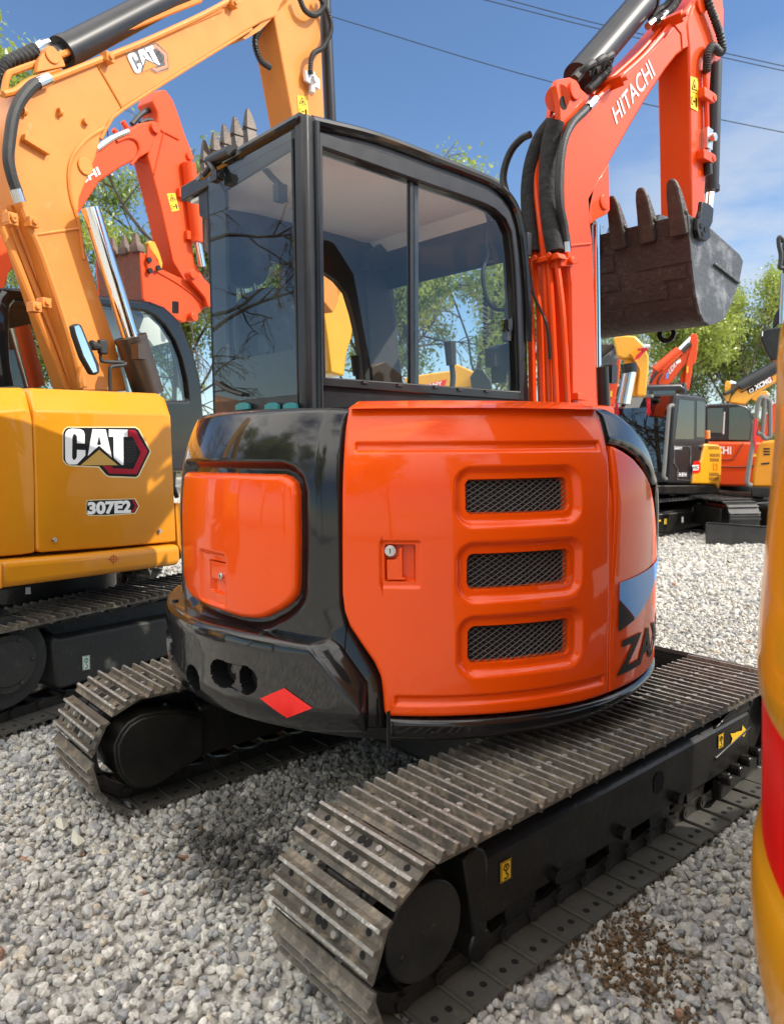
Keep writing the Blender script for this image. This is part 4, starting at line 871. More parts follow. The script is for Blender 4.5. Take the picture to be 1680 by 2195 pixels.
# right side cover panels
def panel(lowpts, toppts, z, n0, n1, name, material, back=.35, par=CT, bevel=.015):
    """upright face with a bevelled top edge, closed behind"""
    a = cp_(lowpts, z, n0); b = cp_(toppts, z, n1); k = len(toppts); f = MB()
    vs = a+b+[p+CN*back for p in b]+[a[-1]+CN*back, a[0]+CN*back]; n = len(a)
    fs = [tuple(range(n))]+[(k_, k_+1, n+k_+1, n+k_) for k_ in range(k-1)]+[(n+k_, n+k_+1, n+k+k_+1, n+k+k_) for k_ in range(k-1)]
    f.add(vs, fs)
    f.add([a[k-1], b[-1], b[-1]+CN*back, a[k-1]+CN*back], [(0, 1, 2, 3)]); f.add([a[0], b[0], b[0]+CN*back, a[0]+CN*back], [(0, 1, 2, 3)])
    m = len(a)
    for i in range(k-1, m):
        j = (i+1) % m; f.add([a[i], a[j], a[j]+CN*back, a[i]+CN*back], [(0, 1, 2, 3)])
    bm = bmesh.new()
    o = f.build(name, material, par)
    bm.from_mesh(o.data); bmesh.ops.remove_doubles(bm, verts=bm.verts, dist=.0005); bmesh.ops.recalc_face_normals(bm, faces=bm.faces); bm.to_mesh(o.data); bm.free()
    b_ = o.modifiers.new('bevel', 'BEVEL'); b_.width = bevel; b_.segments = 3; b_.limit_method = 'ANGLE'; b_.angle_limit = R_(25)
    return o
sidepan = panel([(212,130),(600,140),(1000,152),(1038,168),(1055,560),(1070,925),(660,960),(248,990),(226,972),(218,560),(206,200)], [(180,-6),(560,10),(955,26),(1003,60)], 'R3', 2.11, 2.25, 'side_cover', 'yellow_cat')
rearpan = panel([(-260,150),(0,135),(150,122),(190,135),(203,210),(216,560),(218,990),(140,1003),(0,1015),(-260,1030)], [(-260,-10),(0,-8),(140,-8),(158,15)], 'R3', 2.113, 2.27, 'rear_cover', 'yellow_cat')
f = MB(); a = cfn(-1.05, 2.5, 0); f.rev([(.86, .88), (.90, 1.0), (.90, 1.5), (.84, 1.70), (.6, 1.76)], cfn(-.55, 3.15, 0), n=40, a0=HC+R_(95), a1=HC+R_(262)); f.build('counterweight', 'yellow_cat', CT)
f = MB(); q0 = cp_([(8,1040),(500,1000),(1100,940),(1100,1065),(500,1145),(10,1210)], 'R3', 2.06); f.prism(q0, CN*.25); rail = f.build('side_rail', 'yellow_cat', CT, bevel=.035, seg=4)
f = MB(); q = cp_([(5,1045),(18,1040),(22,1205),(3,1212)], 'R3', 2.05); f.prism(q, CN*.25); f.build('rail_end', 'yellow_cat', CT, bevel=.01)
f = MB(); q = cp_([(1062,690),(1105,690),(1105,1000),(1075,940)], 'R3', 2.16); f.prism(q, CN*.2); f.build('step_panel', 'yellow_cat', CT, bevel=.006)
f = MB(); f.prism([cfn(-.95, 2.3, .70), cfn(.9, 2.3, .70), cfn(.9, 4.1, .70), cfn(-.95, 4.1, .70)], (0, 0, .2)); f.prism([cfn(-.9, 2.42, .88), cfn(.24, 2.42, .88), cfn(.24, 3.3, .88), cfn(-.9, 3.3, .88)], (0, 0, .82)); f.build('upper_frame', 'black_frame', CT)
f = MB(); f.cyl(cfn(0, 3.15, .5), cfn(0, 3.15, .72), .5, n=40); f.build('turntable', 'black_frame', CT)
for x, y in ((326, 912), (961, 859)):
    p = cp_([(x, y)], 'R3', 2.11)[0]; f = MB(); f.rev([(.034, -.001), (.030, -.004), (.012, -.001), (.012, .0015)], p, -CN, n=24); w = f.build('bolt_dimple', 'yellow_cat', sidepan)
    f = MB(); f.cyl(p-CN*.002, p-CN*.012, .0125, n=16); f.cyl(p-CN*.012, p-CN*.020, .009, n=6); f.build('bolt', 'steel', w)
# logo plate, lettering, model plate (R2 pixels, just proud of the cover)
def cat_logo(tr, par, mats):
    """tr maps R2 logo pixels to a point; k = layer"""
    f = MB(); P = lambda pts, k, mi: flat(f, [tr(x, y, k) for x, y in pts], mi)
    P([(408,1290),(418,1268),(440,1252),(880,1252),(905,1268),(982,1410),(978,1428),(905,1575),(885,1587),(705,1580),(680,1565),(640,1518),(460,1510),(430,1500),(408,1470)], 0, 3)
    P([(414,1292),(424,1272),(442,1259),(878,1260),(900,1274),(973,1412),(898,1568),(882,1578),(708,1571),(688,1560),(645,1509),(462,1502),(434,1494),(414,1466)], 1, 1)
    P([(835,1272),(878,1275),(960,1412),(890,1560),(712,1557),(668,1505),(720,1508),(738,1522),(865,1528),(915,1420),(862,1318),(835,1316)], 2, 2)
    P([(424,1310),(430,1285),(445,1270),(470,1264),(525,1268),(545,1280),(552,1300),(552,1362),(502,1360),(502,1315),(490,1300),(478,1302),(472,1320),(470,1452),(478,1468),(490,1466),(500,1450),(502,1402),(556,1405),(556,1440),(502,1496),(455,1498),(436,1488),(426,1465)], 3, 0)
    P([(602,1268),(688,1270),(728,1452),(645,1375),(572,1442)], 3, 0); P([(632,1368),(645,1310),(658,1368),(645,1372)], 4, 1)
    P([(708,1270),(830,1272),(830,1318),(802,1318),(803,1502),(790,1500),(740,1455),(738,1318),(708,1318)], 3, 0)
    P([(645,1402),(768,1502),(525,1502)], 3, 4)
    for i in range(4):      # honeycomb in the dark field
        for j in range(8):
            cx, cy = 822+i*17+(8 if j % 2 else 0), 1350+j*18
            if cx < 895-abs(cy-1420)*.25: P([(cx+6*math.cos(t), cy+7*math.sin(t)) for t in np.linspace(0, 2*math.pi, 7)[:-1]], 3, 5)
    return f.build('logo', mats, par, smooth=0)
lp = lambda x, y, k: on(x, y, 'R2', CN*(2.1085-.0007*k), CN)
cat_logo(lp, sidepan, ['white', 'decal_black', 'decal_red', 'decal_cream', 'decal_gold', 'black_paint'])
f = MB(); p2 = lambda x, y, k: on(x, y, 'R3', CN*(2.1085-.0007*k), CN)
flat(f, [p2(x, y, 0) for x, y in ((522,690),(530,672),(600,668),(820,662),(845,708),(822,755),(640,768),(540,768),(522,752))], 2); flat(f, [p2(x, y, 1) for x, y in ((526,692),(533,677),(600,673),(816,667),(839,708),(817,749),(640,762),(543,762),(526,748))], 1)
flat(f, [p2(x, y, 2) for x, y in ((800,672),(812,670),(833,708),(812,745),(798,746),(820,710))], 3)
text_on(f, '307E2', [p2(532,762,3), p2(795,752,3), p2(795,672,3), p2(532,684,3)], mi=0, bold=.05); f.build('model_plate', ['white', 'decal_black', 'decal_cream', 'decal_red'], sidepan, smooth=0)
f = MB(); p3 = lambda x, y, k=0: on(x, y, 'R3', CN*(2.0585-.0005*k), CN)
for a in ([(653,1031),(727,1026),(727,1028),(653,1034)], [(688,998),(691,998),(690,1062),(686,1062)]): flat(f, [p3(*q) for q in a])
for i in range(24):
    if i % 6 == 5: continue
    t, u = 2*math.pi*i/24, 2*math.pi*(i+1)/24; f.add([p3(690+r*math.cos(v), 1029+r*1.05*math.sin(v), 1) for r, v in ((21, t), (21, u), (17, u), (17, t))], [(0, 1, 2, 3)])
f.build('centre_mark', 'decal_red', rail, smooth=0)
# tracks
cs_ = shoe_mesh(.45, .155).build('track_shoe', ['shoe_steel', 'shoe_worn', 'shoe_inner', 'chain_steel', 'dark_inside'], None, smooth=25, local=True); cl = link_mesh(.155)
oo = (-c_org[0], -c_org[1])
place_track(CT, 2.335, -.86, 1.25, .275, .215, 36, cs_, cl, .3, HC, oo); place_track(CT, 4.05, -.86, 1.25, .275, .215, 36, cs_, cl, .3, HC, oo)
bpy.data.objects.remove(cs_)
f = MB(); f.prism(cp_([(330,1500),(372,1512),(1000,1385),(1300,1330),(1300,1540),(1000,1625),(372,1818),(345,1800),(318,1540)], 'R3', 2.20), CN*.3); f.prism(cp_([(215,1420),(1000,1270),(1300,1220),(1300,1335),(1000,1392),(372,1516),(330,1502)], 'R3', 2.32), CN*.2)
cfr = f.build('track_frame', 'cat_frame', CT, bevel=.015)
hook_decal(cp_([(503,1702),(548,1695),(547,1610),(500,1618)], 'R3', 2.195), cfr, 'lifting_sticker', 'white', 'decal_green')
f = MB(); q = cp_([(158,1200),(188,1198),(190,1240),(156,1242)], 'R3', 2.33); flat(f, q); f.build('label_plate', 'decal_grey', CT, smooth=0)
ctr = cp_([(28,1660)], 'R3', 2.2)[0]
f = MB(); P = []
for k in range(22*4):
    a = 2*math.pi*k/88; r = .262*(1 if k % 4 in (0, 1) else .89); P.append(ctr+CN*.12+CF*r*math.cos(a)+np.array([0, 0, r*math.sin(a)]))
f.prism(P, CN*.04); f.build('sprocket', 'cat_frame', CT, smooth=0)
f = MB(); f.cyl(ctr+CN*.0, ctr+CN*.3, .235, n=48); f.cyl(ctr-CN*.04, ctr+CN*.1, .15, n=40); f.cyl(ctr-CN*.046, ctr, .115, n=40)
for k in range(6): a = k*math.pi/3; p = ctr-CN*.0+CF*.13*math.cos(a)+np.array([0, 0, .13*math.sin(a)]); f.cyl(p-CN*.05, p, .012, n=8)
f.build('final_drive_cover', 'cat_frame', CT, bevel=.006)
# boom
NB, TB = 2.95, .30
cb = [(175,838),(60,473),(36,408),(21,301),(19,258),(32,215),(56,185),(86,168),(107,161),(206,125),(301,88),(490,11),(537,-13),(610,-40),(640,-20),(615,9),(591,36),(563,47),(540,60),(262,234),(234,264),(217,297),(206,340),(189,383),(172,425),(168,473),(172,500),(186,540),(214,635),(247,730),(274,838)]
f = MB(); f.prism(cp_(cb, 'V', NB), CN*TB); cboom = f.build('boom', 'yellow_boom', CT, bevel=.012)
f = MB(); f.tube(cp_([(540,62),(400,148),(262,236),(234,266),(217,298),(160,335)][:5], 'V', NB-.002), .011, n=6, k=3); f.build('edge_weld', 'yellow_boom', cboom)
f = MB(); f.tube(cp_([(520,640),(440,690),(370,770),(345,860),(355,980),(395,1120),(420,1292)], 'R1', NB-.002), .013, n=6); f.build('edge_rib', 'yellow_boom', cboom)
for a, b in (((484,318),(615,545)), ((180,1170),(400,1138))):
    f = MB(); q = cp_([a, b], 'R1', NB-.001); f.tube(q, .009, n=6); f.build('weld_seam', 'yellow_boom', cboom)
f = MB(); p = cp_([(425,830)], 'R1', NB)[0]; f.cyl(p-CN*.012, p, .055, n=28); f.build('pivot_pin', 'yellow_boom', cboom, bevel=.005)
for x, y, r in ((122,556,.02), (300,560,.02)):
    f = MB(); p = cp_([(x, y)], 'R1', NB-.012)[0]; f.rev([(.012, -.01), (.026, -.01), (.026, .01), (.012, .01), (.012, -.01)], p, CF, n=14); f.build('hose_eye', 'yellow_boom', cboom)
f = MB(); p = cp_([(425,608)], 'R1', NB)[0]; f.cyl(p-CN*.03, p, .022, n=14); f.build('stud', 'yellow_boom', cboom)
f = MB(); q = cp_([(140,705),(205,745)], 'R1', NB); f.box((q[0]+q[1])/2-CN*.02, (.17, .04, .04), ax=[q[1]-q[0], CN, np.cross(q[1]-q[0], CN)]); f.build('bracket', 'yellow_boom', cboom, bevel=.004)
def lg(x, y, k):   # logo on the boom: affine from panel logo pixels to R1 pixels
    u, v = (x-414)/559.0, (y-1260)/311.0
    X = 628+u*178+v*62; Y = 272-u*70+v*128
    return cp_([(X, Y)], 'R1', NB-.003-.001*k)[0]
cat_logo(lg, cboom, ['white', 'bucket_side', 'logo_faded', 'yellow_boom', 'yellow_boom', 'bucket_side'])
for k in (0, TB-.04):
    f = MB(); f.prism(cp_([(185,360),(200,290),(235,245),(270,240),(300,262),(320,300),(330,330)], 'R1', NB+k), CN*.04); p = cp_([(262,275)], 'R1', NB+k)[0]; f.cyl(p-CN*.01, p+CN*.05, .05, n=20); f.build('bracket_plate', 'yellow_boom', cboom, bevel=.004)
q = cp_([(318,262),(905,-45)], 'R1', NB+.12); f = MB(); f.cyl(q[0], q[1], .095, n=36); f.cyl(q[0]-(q[1]-q[0])*.012, q[0]+(q[1]-q[0])*.03, .102, n=36); f.cyl(q[0]-(q[1]-q[0])*.06, q[0], .06, n=20); f.build('arm_cylinder', 'dark_cyl', cboom)
# steel pipes and hoses of the boom
for pts, nn in (([(20,480),(40,380),(90,350),(300,275),(620,150),(1000,0)], NB+.06), ([(250,398),(400,338),(520,290),(740,200),(1000,80),(1150,0)], NB-.02), ([(20,470),(75,455),(150,405),(300,345)], NB+.03), ([(480,312),(700,222),(1100,50)], NB+.0)):
    f = MB(); f.tube(cp_(pts, 'R1', nn), .02, n=8); f.build('steel_pipe', 'yellow_boom', cboom)
for pts in ([(0,60),(60,200),(140,420),(240,680),(360,980),(480,1300)], [(30,20),(110,220),(210,470),(310,720),(420,1000),(520,1300)], [(70,-10),(160,210),(260,470),(370,750),(480,1030),(560,1300)], [(0,110),(90,330),(200,600),(300,850),(400,1090),(490,1320)], [(160,0),(215,140),(300,330),(420,680),(520,1000),(600,1290)]):
    f = MB(); f.tube(cp_(pts, 'T3', NB+.10 if pts[0][0] < 150 else NB-.01), .022, n=8); f.build('steel_pipe', 'yellow_boom', cboom)
f = MB(); f.tube(cp_([(600,1300),(590,1240),(600,1190),(620,1150)], 'T3', NB-.06), .03, n=8); f.build('steel_pipe', 'yellow_boom', cboom)
f = MB(); f.tube(cp_([(225,400),(165,428),(105,500),(70,580),(52,690),(45,790),(62,880),(90,960)], 'R1', NB-.04), .034, n=10); f.build('hose', 'black_hose', cboom)
for a, b in (((188,418),(245,392)), ((80,945),(104,1010))):
    f = MB(); q = cp_([a, b], 'R1', NB-.04); f.cyl(q[0], q[1], .036, n=12); f.build('hose_ferrule', 'steel', cboom)
for pts in ([(-10,420),(10,350),(60,300),(120,270),(180,240)], [(-20,370),(40,310),(110,285),(180,262)]):
    f = MB(); f.tube(cp_(pts, 'R1', NB+.12), .035, n=10, rib=.02); f.build('hose', 'black_hose', cboom)
f = MB(); q = cp_([(180,245),(210,222),(245,212)], 'R1', NB+.12); f.cyl(q[0], q[1], .03, n=10); f.cyl(q[1], q[2], .026, n=8); f.build('hose_ferrule', 'steel', cboom)
for z_, pts in (('R1', ((537,290), (1158,20), (158,1110), (55,1100))), ('T3', ((320,690), (250,720), (75,80)))):
    for x, y in pts:
        f = MB(); p = cp_([(x, y)], z_, NB-.03)[0]; f.box(p, (.06, .07, .06), ax=[CF, CN, (0, 0, 1)]); f.cyl(p-CN*.05, p, .018, n=8); f.build('pipe_clamp', 'yellow_boom', cboom, bevel=.004)
# boom cylinder in front of the lower boom
q = [cp_([(1010,1330)], 'T3', NB-.12)[0], cp_([(935,935)], 'T3', NB-.12)[0], on(430, 905, 'R1', CN*(NB-.10), CN)]
q0 = cp_([(1075,1345),(940,930),(660,20)], 'T3', NB-.12)
f = MB(); f.cyl(q0[0], q0[1], .105, n=32); f.cyl(q0[1]-unit(q0[1]-q0[0])*.03, q0[1], .11, n=32); p = cp_([(1005,1040)], 'T3', NB-.26)[0]; f.box(p, (.07, .07, .10), ax=[CF, CN, (0, 0, 1)]); bcy = f.build('boom_cylinder', 'brown_cyl', CT)
f = MB(); f.cyl(q0[1], q0[2]+(q0[2]-q0[1])*.02, .058, n=28); f.build('cylinder_rod', 'chrome', bcy)
# arm and bucket
ap = [(1370,85),(1390,20),(1440,-60),(1590,-80),(1597,0),(1606,300),(1618,610),(1650,1100),(1690,1500),(1660,1560),(1610,1500),(1560,1150),(1455,560)]
f = MB(); f.prism(cp_(ap, 'R1', NB), CN*.27); carm = f.build('arm', 'yellow_boom', CT, bevel=.012)
f = MB(); f.prism(cp_([(1365,85),(1310,110),(1210,190),(1225,196),(1300,150)], 'R1', NB+.02), CN*.2); f.build('boom_nose', 'yellow_boom', cboom)
warn_sticker(cp_([(1490,575),(1540,590),(1530,480),(1482,475)], 'R1', NB-.004), carm)
q = cp_([(1602,-60),(1640,620)], 'R1', NB+.12); f = MB(); f.cyl(q[0]+CF*.05, q[1]+CF*.03, .055, n=24); f.build('bucket_cylinder', 'dark_cyl', carm)
f = MB(); f.tube(cp_([(1490,-20),(1520,50),(1570,75),(1610,40),(1625,-20)], 'R1', NB-.08), .024, n=8, rib=.016); f.build('hose', 'black_hose', carm)
f = MB(); f.tube(cp_([(1590,-20),(1635,60),(1650,150),(1610,235),(1560,270),(1548,340),(1552,370)], 'R1', NB-.08), .022, n=8, rib=.016); f.build('hose', 'black_hose', carm)
f = MB(); f.tube(cp_([(1310,130),(1280,175),(1275,230),(1300,300),(1345,335)], 'R1', NB+.1), .026, n=8, rib=.016); f.build('hose', 'black_hose', carm)
f = MB(); q = cp_([(1555,400),(1555,360),(1555,465)], 'R1', NB-.05); f.box(q[0], (.20, .03, .09), ax=[CF, CN, (0, 0, 1)]); f.cyl(q[1], q[2], .028, n=10); f.cyl(q[0]-CN*.05, q[0], .03, n=10); f.build('pipe_coupling', 'decal_grey', carm, bevel=.004)
XT = .98
tipsR = [(1018,700),(1068,660),(1116,620),(1170,583),(1235,543)]; basR = [(1035,860),(1085,800),(1138,770),(1190,720),(1250,690)]
bx = lambda pts, x=XT: PL(pts, 'R1', 'x', x)
f = MB(); Pb = bx([(1010,850),(1260,690),(1275,900),(1270,1250),(1040,1290)]); f.prism(Pb, (.04, 0, 0))
for a in (Pb[1]+np.array([0, 0, 0]), Pb[0]):
    f.prism([a, a+np.array([0, 0, -.7]), a+np.array([.35, 0, -.95]), a+np.array([.75, 0, -.7]), a+np.array([.8, 0, -.35])], (0, .03, 0))
cbk = f.build('bucket', 'bucket_back', CT)
for (tx, ty), (bx_, by_) in zip(tipsR, basR):
    t = bx([(tx, ty)])[0]; b = bx([(bx_, by_)])[0]; d = unit(b-t); L_ = np.linalg.norm(b-t); s_ = np.array([0, 1.0, 0]); f = MB(); P = []
    for u, w, th in ((0, .012, .012), (.15, .020, .022), (.5, .034, .04), (.72, .040, .05), (.74, .03, .045), (1.25, .04, .05)):
        c = t+d*L_*u; P.append([c-s_*w-np.array([th, 0, 0]), c+s_*w-np.array([th, 0, 0]), c+s_*w+np.array([th, 0, 0]), c-s_*w+np.array([th, 0, 0])])
    vs = [x for r in P for x in r]; fs = [(4*i+j, 4*i+(j+1) % 4, 4*i+4+(j+1) % 4, 4*i+4+j) for i in range(len(P)-1) for j in range(4)]+[(0, 1, 2, 3)]
    f.add(vs, fs); c = t+d*L_*.66; f.cyl(c-np.array([.06, 0, 0]), c, .014, n=8); f.build('tooth', 'tooth_steel', cbk, bevel=.004)
f = MB(); q = PL([(765,805),(790,815),(808,920),(800,1000),(790,1080),(765,1160),(755,1262),(690,1245),(680,1150),(672,1080),(655,960),(700,930),(735,880)], 'R4', 'y', 4.0); f.prism(q, (0, .25, 0)); f.build('bucket_link', 'yellow_sun', CT, bevel=.02)
# cab of the yellow machine
NCB = 3.42
co = [(-420,640),(-330,600),(-150,580),(60,580),(400,600),(740,638),(900,655),(1080,678),(1185,720),(1262,790),(1330,890),(1392,1050),(1440,1240),(1500,1900),(-420,1900),(-420,1000)]
ci = [(-330,760),(-250,715),(-120,690),(120,680),(420,700),(750,712),(900,730),(1050,750),(1120,785),(1190,850),(1260,960),(1310,1090),(1345,1240),(1365,1390),(-330,1390),(-330,1000)]
f = MB(); f.ring(cp_(co, 'T3', NCB), cp_(ci, 'T3', NCB), CN*.09); ccab = f.build('cab', 'black_gloss', CT, bevel=.03, seg=3)
f = MB(); q = cp_([(100,690),(0,650),(-60,700),(-60,1400),(20,1400)], 'T3', NCB)
f.tube(cp_([(55,640),(15,700),(5,850),(15,1100),(45,1290)], 'T3', NCB-.01), .05, n=10); f.build('cab_post', 'black_gloss', ccab)
f = MB(); flat(f, cp_(ci, 'T3', NCB+.03)); f.build('cab_pane', 'glass_cat', ccab, smooth=0)
f = MB(); f.prism([p+CN*.06 for p in cp_(co[:9], 'T3', NCB)]+[p+CN*.06-np.array([0, 0, .06]) for p in cp_(co[:9], 'T3', NCB)[::-1]], CN*1.0); f.build('cab_roof', 'black_gloss', ccab)
f = MB(); f.prism(cp_([(740,720),(1090,745),(1180,830),(1250,960),(1060,1010),(830,1020)], 'T3', NCB+.25), CN*.02); f.build('headliner', 'liner', ccab)
f = MB(); f.ring(cp_(co, 'T3', NCB+.95), cp_(ci, 'T3', NCB+.95), CN*.06); f.build('door_frame', 'black_paint', ccab)
f = MB(); f.prism(cp_([(60,700),(220,690),(260,830),(90,870)], 'T3', NCB+.6), CN*.1); pad(f, cfn(-.35, NCB+.5, 1.75), .4, .9, .16, .1); f.build('seat', 'seat_fabric', ccab)
for pts in ([(1240,970),(1265,1080),(1290,1200)],):
    f = MB(); f.tube(cp_(pts, 'T3', NCB+.3), .03, n=8); p = cp_([(1290,1230)], 'T3', NCB+.3)[0]; f.box(p, (.07, .05, .16), ax=[CF, CN, (0, 0, 1)]); f.build('phone_holder', 'cab_plastic', ccab)
f = MB(); f.tube(cp_([(1265,680),(1265,760)], 'T3', NCB+.2), .03, n=8); f.build('aerial', 'rubber', ccab)
# mirror and its bracket
NM = 2.62
mo = [(530,850),(560,836),(590,840),(640,960),(720,1130),(724,1190),(700,1205),(668,1200),(600,1080),(545,920)]; mi_ = [(540,858),(570,848),(585,870),(690,1130),(702,1180),(675,1190),(608,1070),(552,910)]
f = MB(); f.prism(cp_(mo, 'T3', NM), CN*.05); f.cyl(cp_([(655,990)], 'T3', NM+.05)[0], cp_([(735,1010)], 'T3', NM+.05)[0], .035, .018, n=14); p = cp_([(742,1005)], 'T3', NM+.05)[0]; f.box(p, (.06, .04, .09), ax=[CF, CN, (0, 0, 1)]); mir = f.build('mirror', 'rubber', CT, bevel=.01)
f = MB(); flat(f, cp_(mi_, 'T3', NM-.002)); f.build('mirror_face', 'mirror_glass', mir, smooth=0)
f = MB(); f.tube(cp_([(728,970),(728,1080),(750,1108),(890,1115)], 'T3', NM+.06), .012, n=8, k=3); f.tube(cp_([(910,1120),(890,1135),(810,1145),(795,1175),(797,1320)], 'T3', NM+.06), .012, n=8, k=3); f.build('mirror_bracket', 'rubber', CT)
f = MB(); f.tube([cfn(.34, 2.3, 1.45), cfn(.36, 2.28, 1.2), cfn(.40, 2.3, 1.0)], .02, n=8); f.tube([cfn(.36, 2.32, 1.5), cfn(.40, 2.3, 1.25), cfn(.46, 2.3, 1.1)], .016, n=8); f.build('hose', 'black_hose', CT)
# ================================================================== the other machines
class LB(MB):
    """mesh in a machine's own frame (x forward, y left), turned and moved into place when built"""
    def __init__(s, o, h): super().__init__(); s.o = o; s.h = h
    def build(s, name, mats, parent=None, **k):
        c, n = math.cos(s.h), math.sin(s.h); s.v = [(s.o[0]+c*x-n*y, s.o[1]+n*x+c*y, z) for x, y, z in s.v]
        return MB.build(s, name, mats, parent, **k)
def belt(f, yc, w, x0, x1, zc, R, n, ridges=2):
    fr, p = loop_frames(x0, x1, zc, R, n); A = []
    for x, z, a in fr:
        c, s = math.cos(a), math.sin(a); T = lambda px, py, pz: (x+c*px+s*pz, yc+py, z-s*px+c*pz)
        for (a0, a1, h) in [(-p*.52, p*.5, .012)]+[(-p*.3+q*p*.6/max(1, ridges-1)-.012, -p*.3+q*p*.6/max(1, ridges-1)+.012, .035) for q in range(ridges)]:
            f.prism([np.array(T(a0, -w/2, 0)), np.array(T(a1, -w/2, 0)), np.array(T(a1, -w/2, h)), np.array(T(a0, -w/2, h))], (0, w, 0))
    return f
def base(root, o, h, paint, s=1.0, half=.98, cabm='black_paint', cab=True, body=True, x0=-1.1, x1=1.1, top=1.55, blade=False, cabglass='glass_dark', cd=(0, 0)):
    """tracks, frame, house and cab of one parked machine, each its own part"""
    S = s
    for sg in (-1, 1):
        f = LB(o, h); belt(f, sg*(half-.22)*S, .42*S, x0*S, x1*S, .29*S, .25*S, 34); f.build('track', 'shoe_dark', root, smooth=20)
        f = LB(o, h); f.prism([(x0*S*.8, sg*(half-.22)*S-.17*S, .14*S), (x1*S*.8, sg*(half-.22)*S-.17*S, .14*S), (x1*S*.8, sg*(half-.22)*S-.17*S, .38*S), (x0*S*.8, sg*(half-.22)*S-.17*S, .38*S)], (0, .34*S, 0))
        for e in (x0, x1): f.cyl((e*S, sg*(half-.22)*S-.19*S, .29*S), (e*S, sg*(half-.22)*S+.19*S, .29*S), .2*S, n=24)
        f.build('track_frame', 'black_frame', root, bevel=.015)
    f = LB(o, h); f.cyl((0, 0, .3*S), (0, 0, .75*S), .5*S, n=32); f.box((0, 0, .38*S), (.8*S, 1.2*S, .2*S)); f.build('turntable', 'black_frame', root)
    if body:
        f = LB(o, h); A = np.array([[(-.15*S+r*math.cos(t)*S, r*math.sin(t)*S, z*S) for r, z in ((0, .72), (.98, .72), (1.02, .8), (1.0, top-.2), (.93, top-.03), (.8, top), (0, top+.01))] for t in np.linspace(R_(88), R_(272), 40)]); f.grid(A); f.build('counterweight', paint, root)
        f = LB(o, h); f.prism([(-.15*S, -.98*S, .74*S), (.75*S, -.92*S, .74*S), (.80*S, -.92*S, 1.0*S), (.55*S, -.95*S, (top-.1)*S), (.45*S, -.95*S, top*S), (-.15*S, -.96*S, top*S)], (0, .9*S, 0)); f.build('hood', paint, root, bevel=.04, seg=3)
        f = LB(o, h); f.prism([(-.3*S, -.95*S, .66*S), (.95*S, -.95*S, .66*S), (.95*S, .95*S, .66*S), (-.3*S, .95*S, .66*S)], (0, 0, .1*S)); f.build('upper_frame', 'black_frame', root)
    if cab:
        o = (o[0]+math.cos(h)*cd[0]-math.sin(h)*cd[1], o[1]+math.sin(h)*cd[0]+math.cos(h)*cd[1])
        P = [(-.72, .78), (.74, .78), (.80, 1.5), (.60, 2.35), (.45, 2.52), (-.62, 2.56), (-.74, 2.48), (-.76, 1.5)]
        f = LB(o, h); f.prism([(x*S, .02*S, z*S) for x, z in P], (0, .9*S, 0)); cb = f.build('cab', cabm, root, bevel=.04, seg=3)
        for y, q in ((.012, [(-.62, 1.55), (.70, 1.55), (.52, 2.3), (.40, 2.42), (-.60, 2.44)]), (.928, [(-.62, 1.55), (-.05, 1.55), (-.05, 2.42), (-.6, 2.44)]), (.928, [(.03, 1.2), (.70, 1.2), (.70, 1.55), (.52, 2.3), (.40, 2.42), (.03, 2.43)])):
            f = LB(o, h); flat(f, [(x*S, y*S, z*S) for x, z in q]); f.build('window', cabglass, cb, smooth=0)
        f = LB(o, h); flat(f, [(-.775*S, y*S, z*S) for y, z in ((.1, 1.58), (.84, 1.58), (.84, 2.4), (.1, 2.4))]); f.build('window', cabglass, cb, smooth=0)
        f = LB(o, h); flat(f, [(.765*S, .09*S, 1.1*S), (.765*S, .85*S, 1.1*S), (.815*S, .85*S, 1.5*S), (.63*S, .85*S, 2.3*S), (.63*S, .09*S, 2.3*S), (.815*S, .09*S, 1.5*S)]); f.build('window', cabglass, cb, smooth=0)
    if blade:
        f = LB(o, h); f.prism([((x1+.55)*S, -half*S, .02), ((x1+.62)*S, -half*S, .05), ((x1+.6)*S, -half*S, .42*S), ((x1+.55)*S, -half*S, .42*S)], (0, 2*half*S, 0)); f.box(((x1+.2)*S, -.3*S, .25*S), (.8*S, .1, .12)); f.box(((x1+.2)*S, .3*S, .25*S), (.8*S, .1, .12)); f.build('dozer_blade', 'black_frame', root, bevel=.01)
NV = np.array([math.cos(YAW), math.sin(YAW), 0])
dp = lambda pts, z, D: [on(x, y, z, CAM+NV*D, NV) for x, y in pts]
def slab(root, name, pts, z, D, th, material, bevel=.012, **k):
    f = MB(); P = dp(pts, z, D); c = np.mean(P, axis=0)-CAM; c[2] = 0; f.prism(P, unit(c)*th); return f.build(name, material, root, bevel=bevel, **k)
def rod(root, name, a, b, z, D, r, material, n=16):
    f = MB(); q = dp([a, b], z, D); f.cyl(q[0], q[1], r, n=n); return f.build(name, material, root)
def pipe(root, name, pts, z, D, r, material, k=5, n=8):
    f = MB(); f.tube(dp(pts, z, D), r, n=n, k=k); return f.build(name, material, root)
def gpt(D, x):   # ground point at depth D under photo column x
    p = on(x, 1000, 'V', CAM+NV*D, NV); return np.array([p[0], p[1], 0.0])

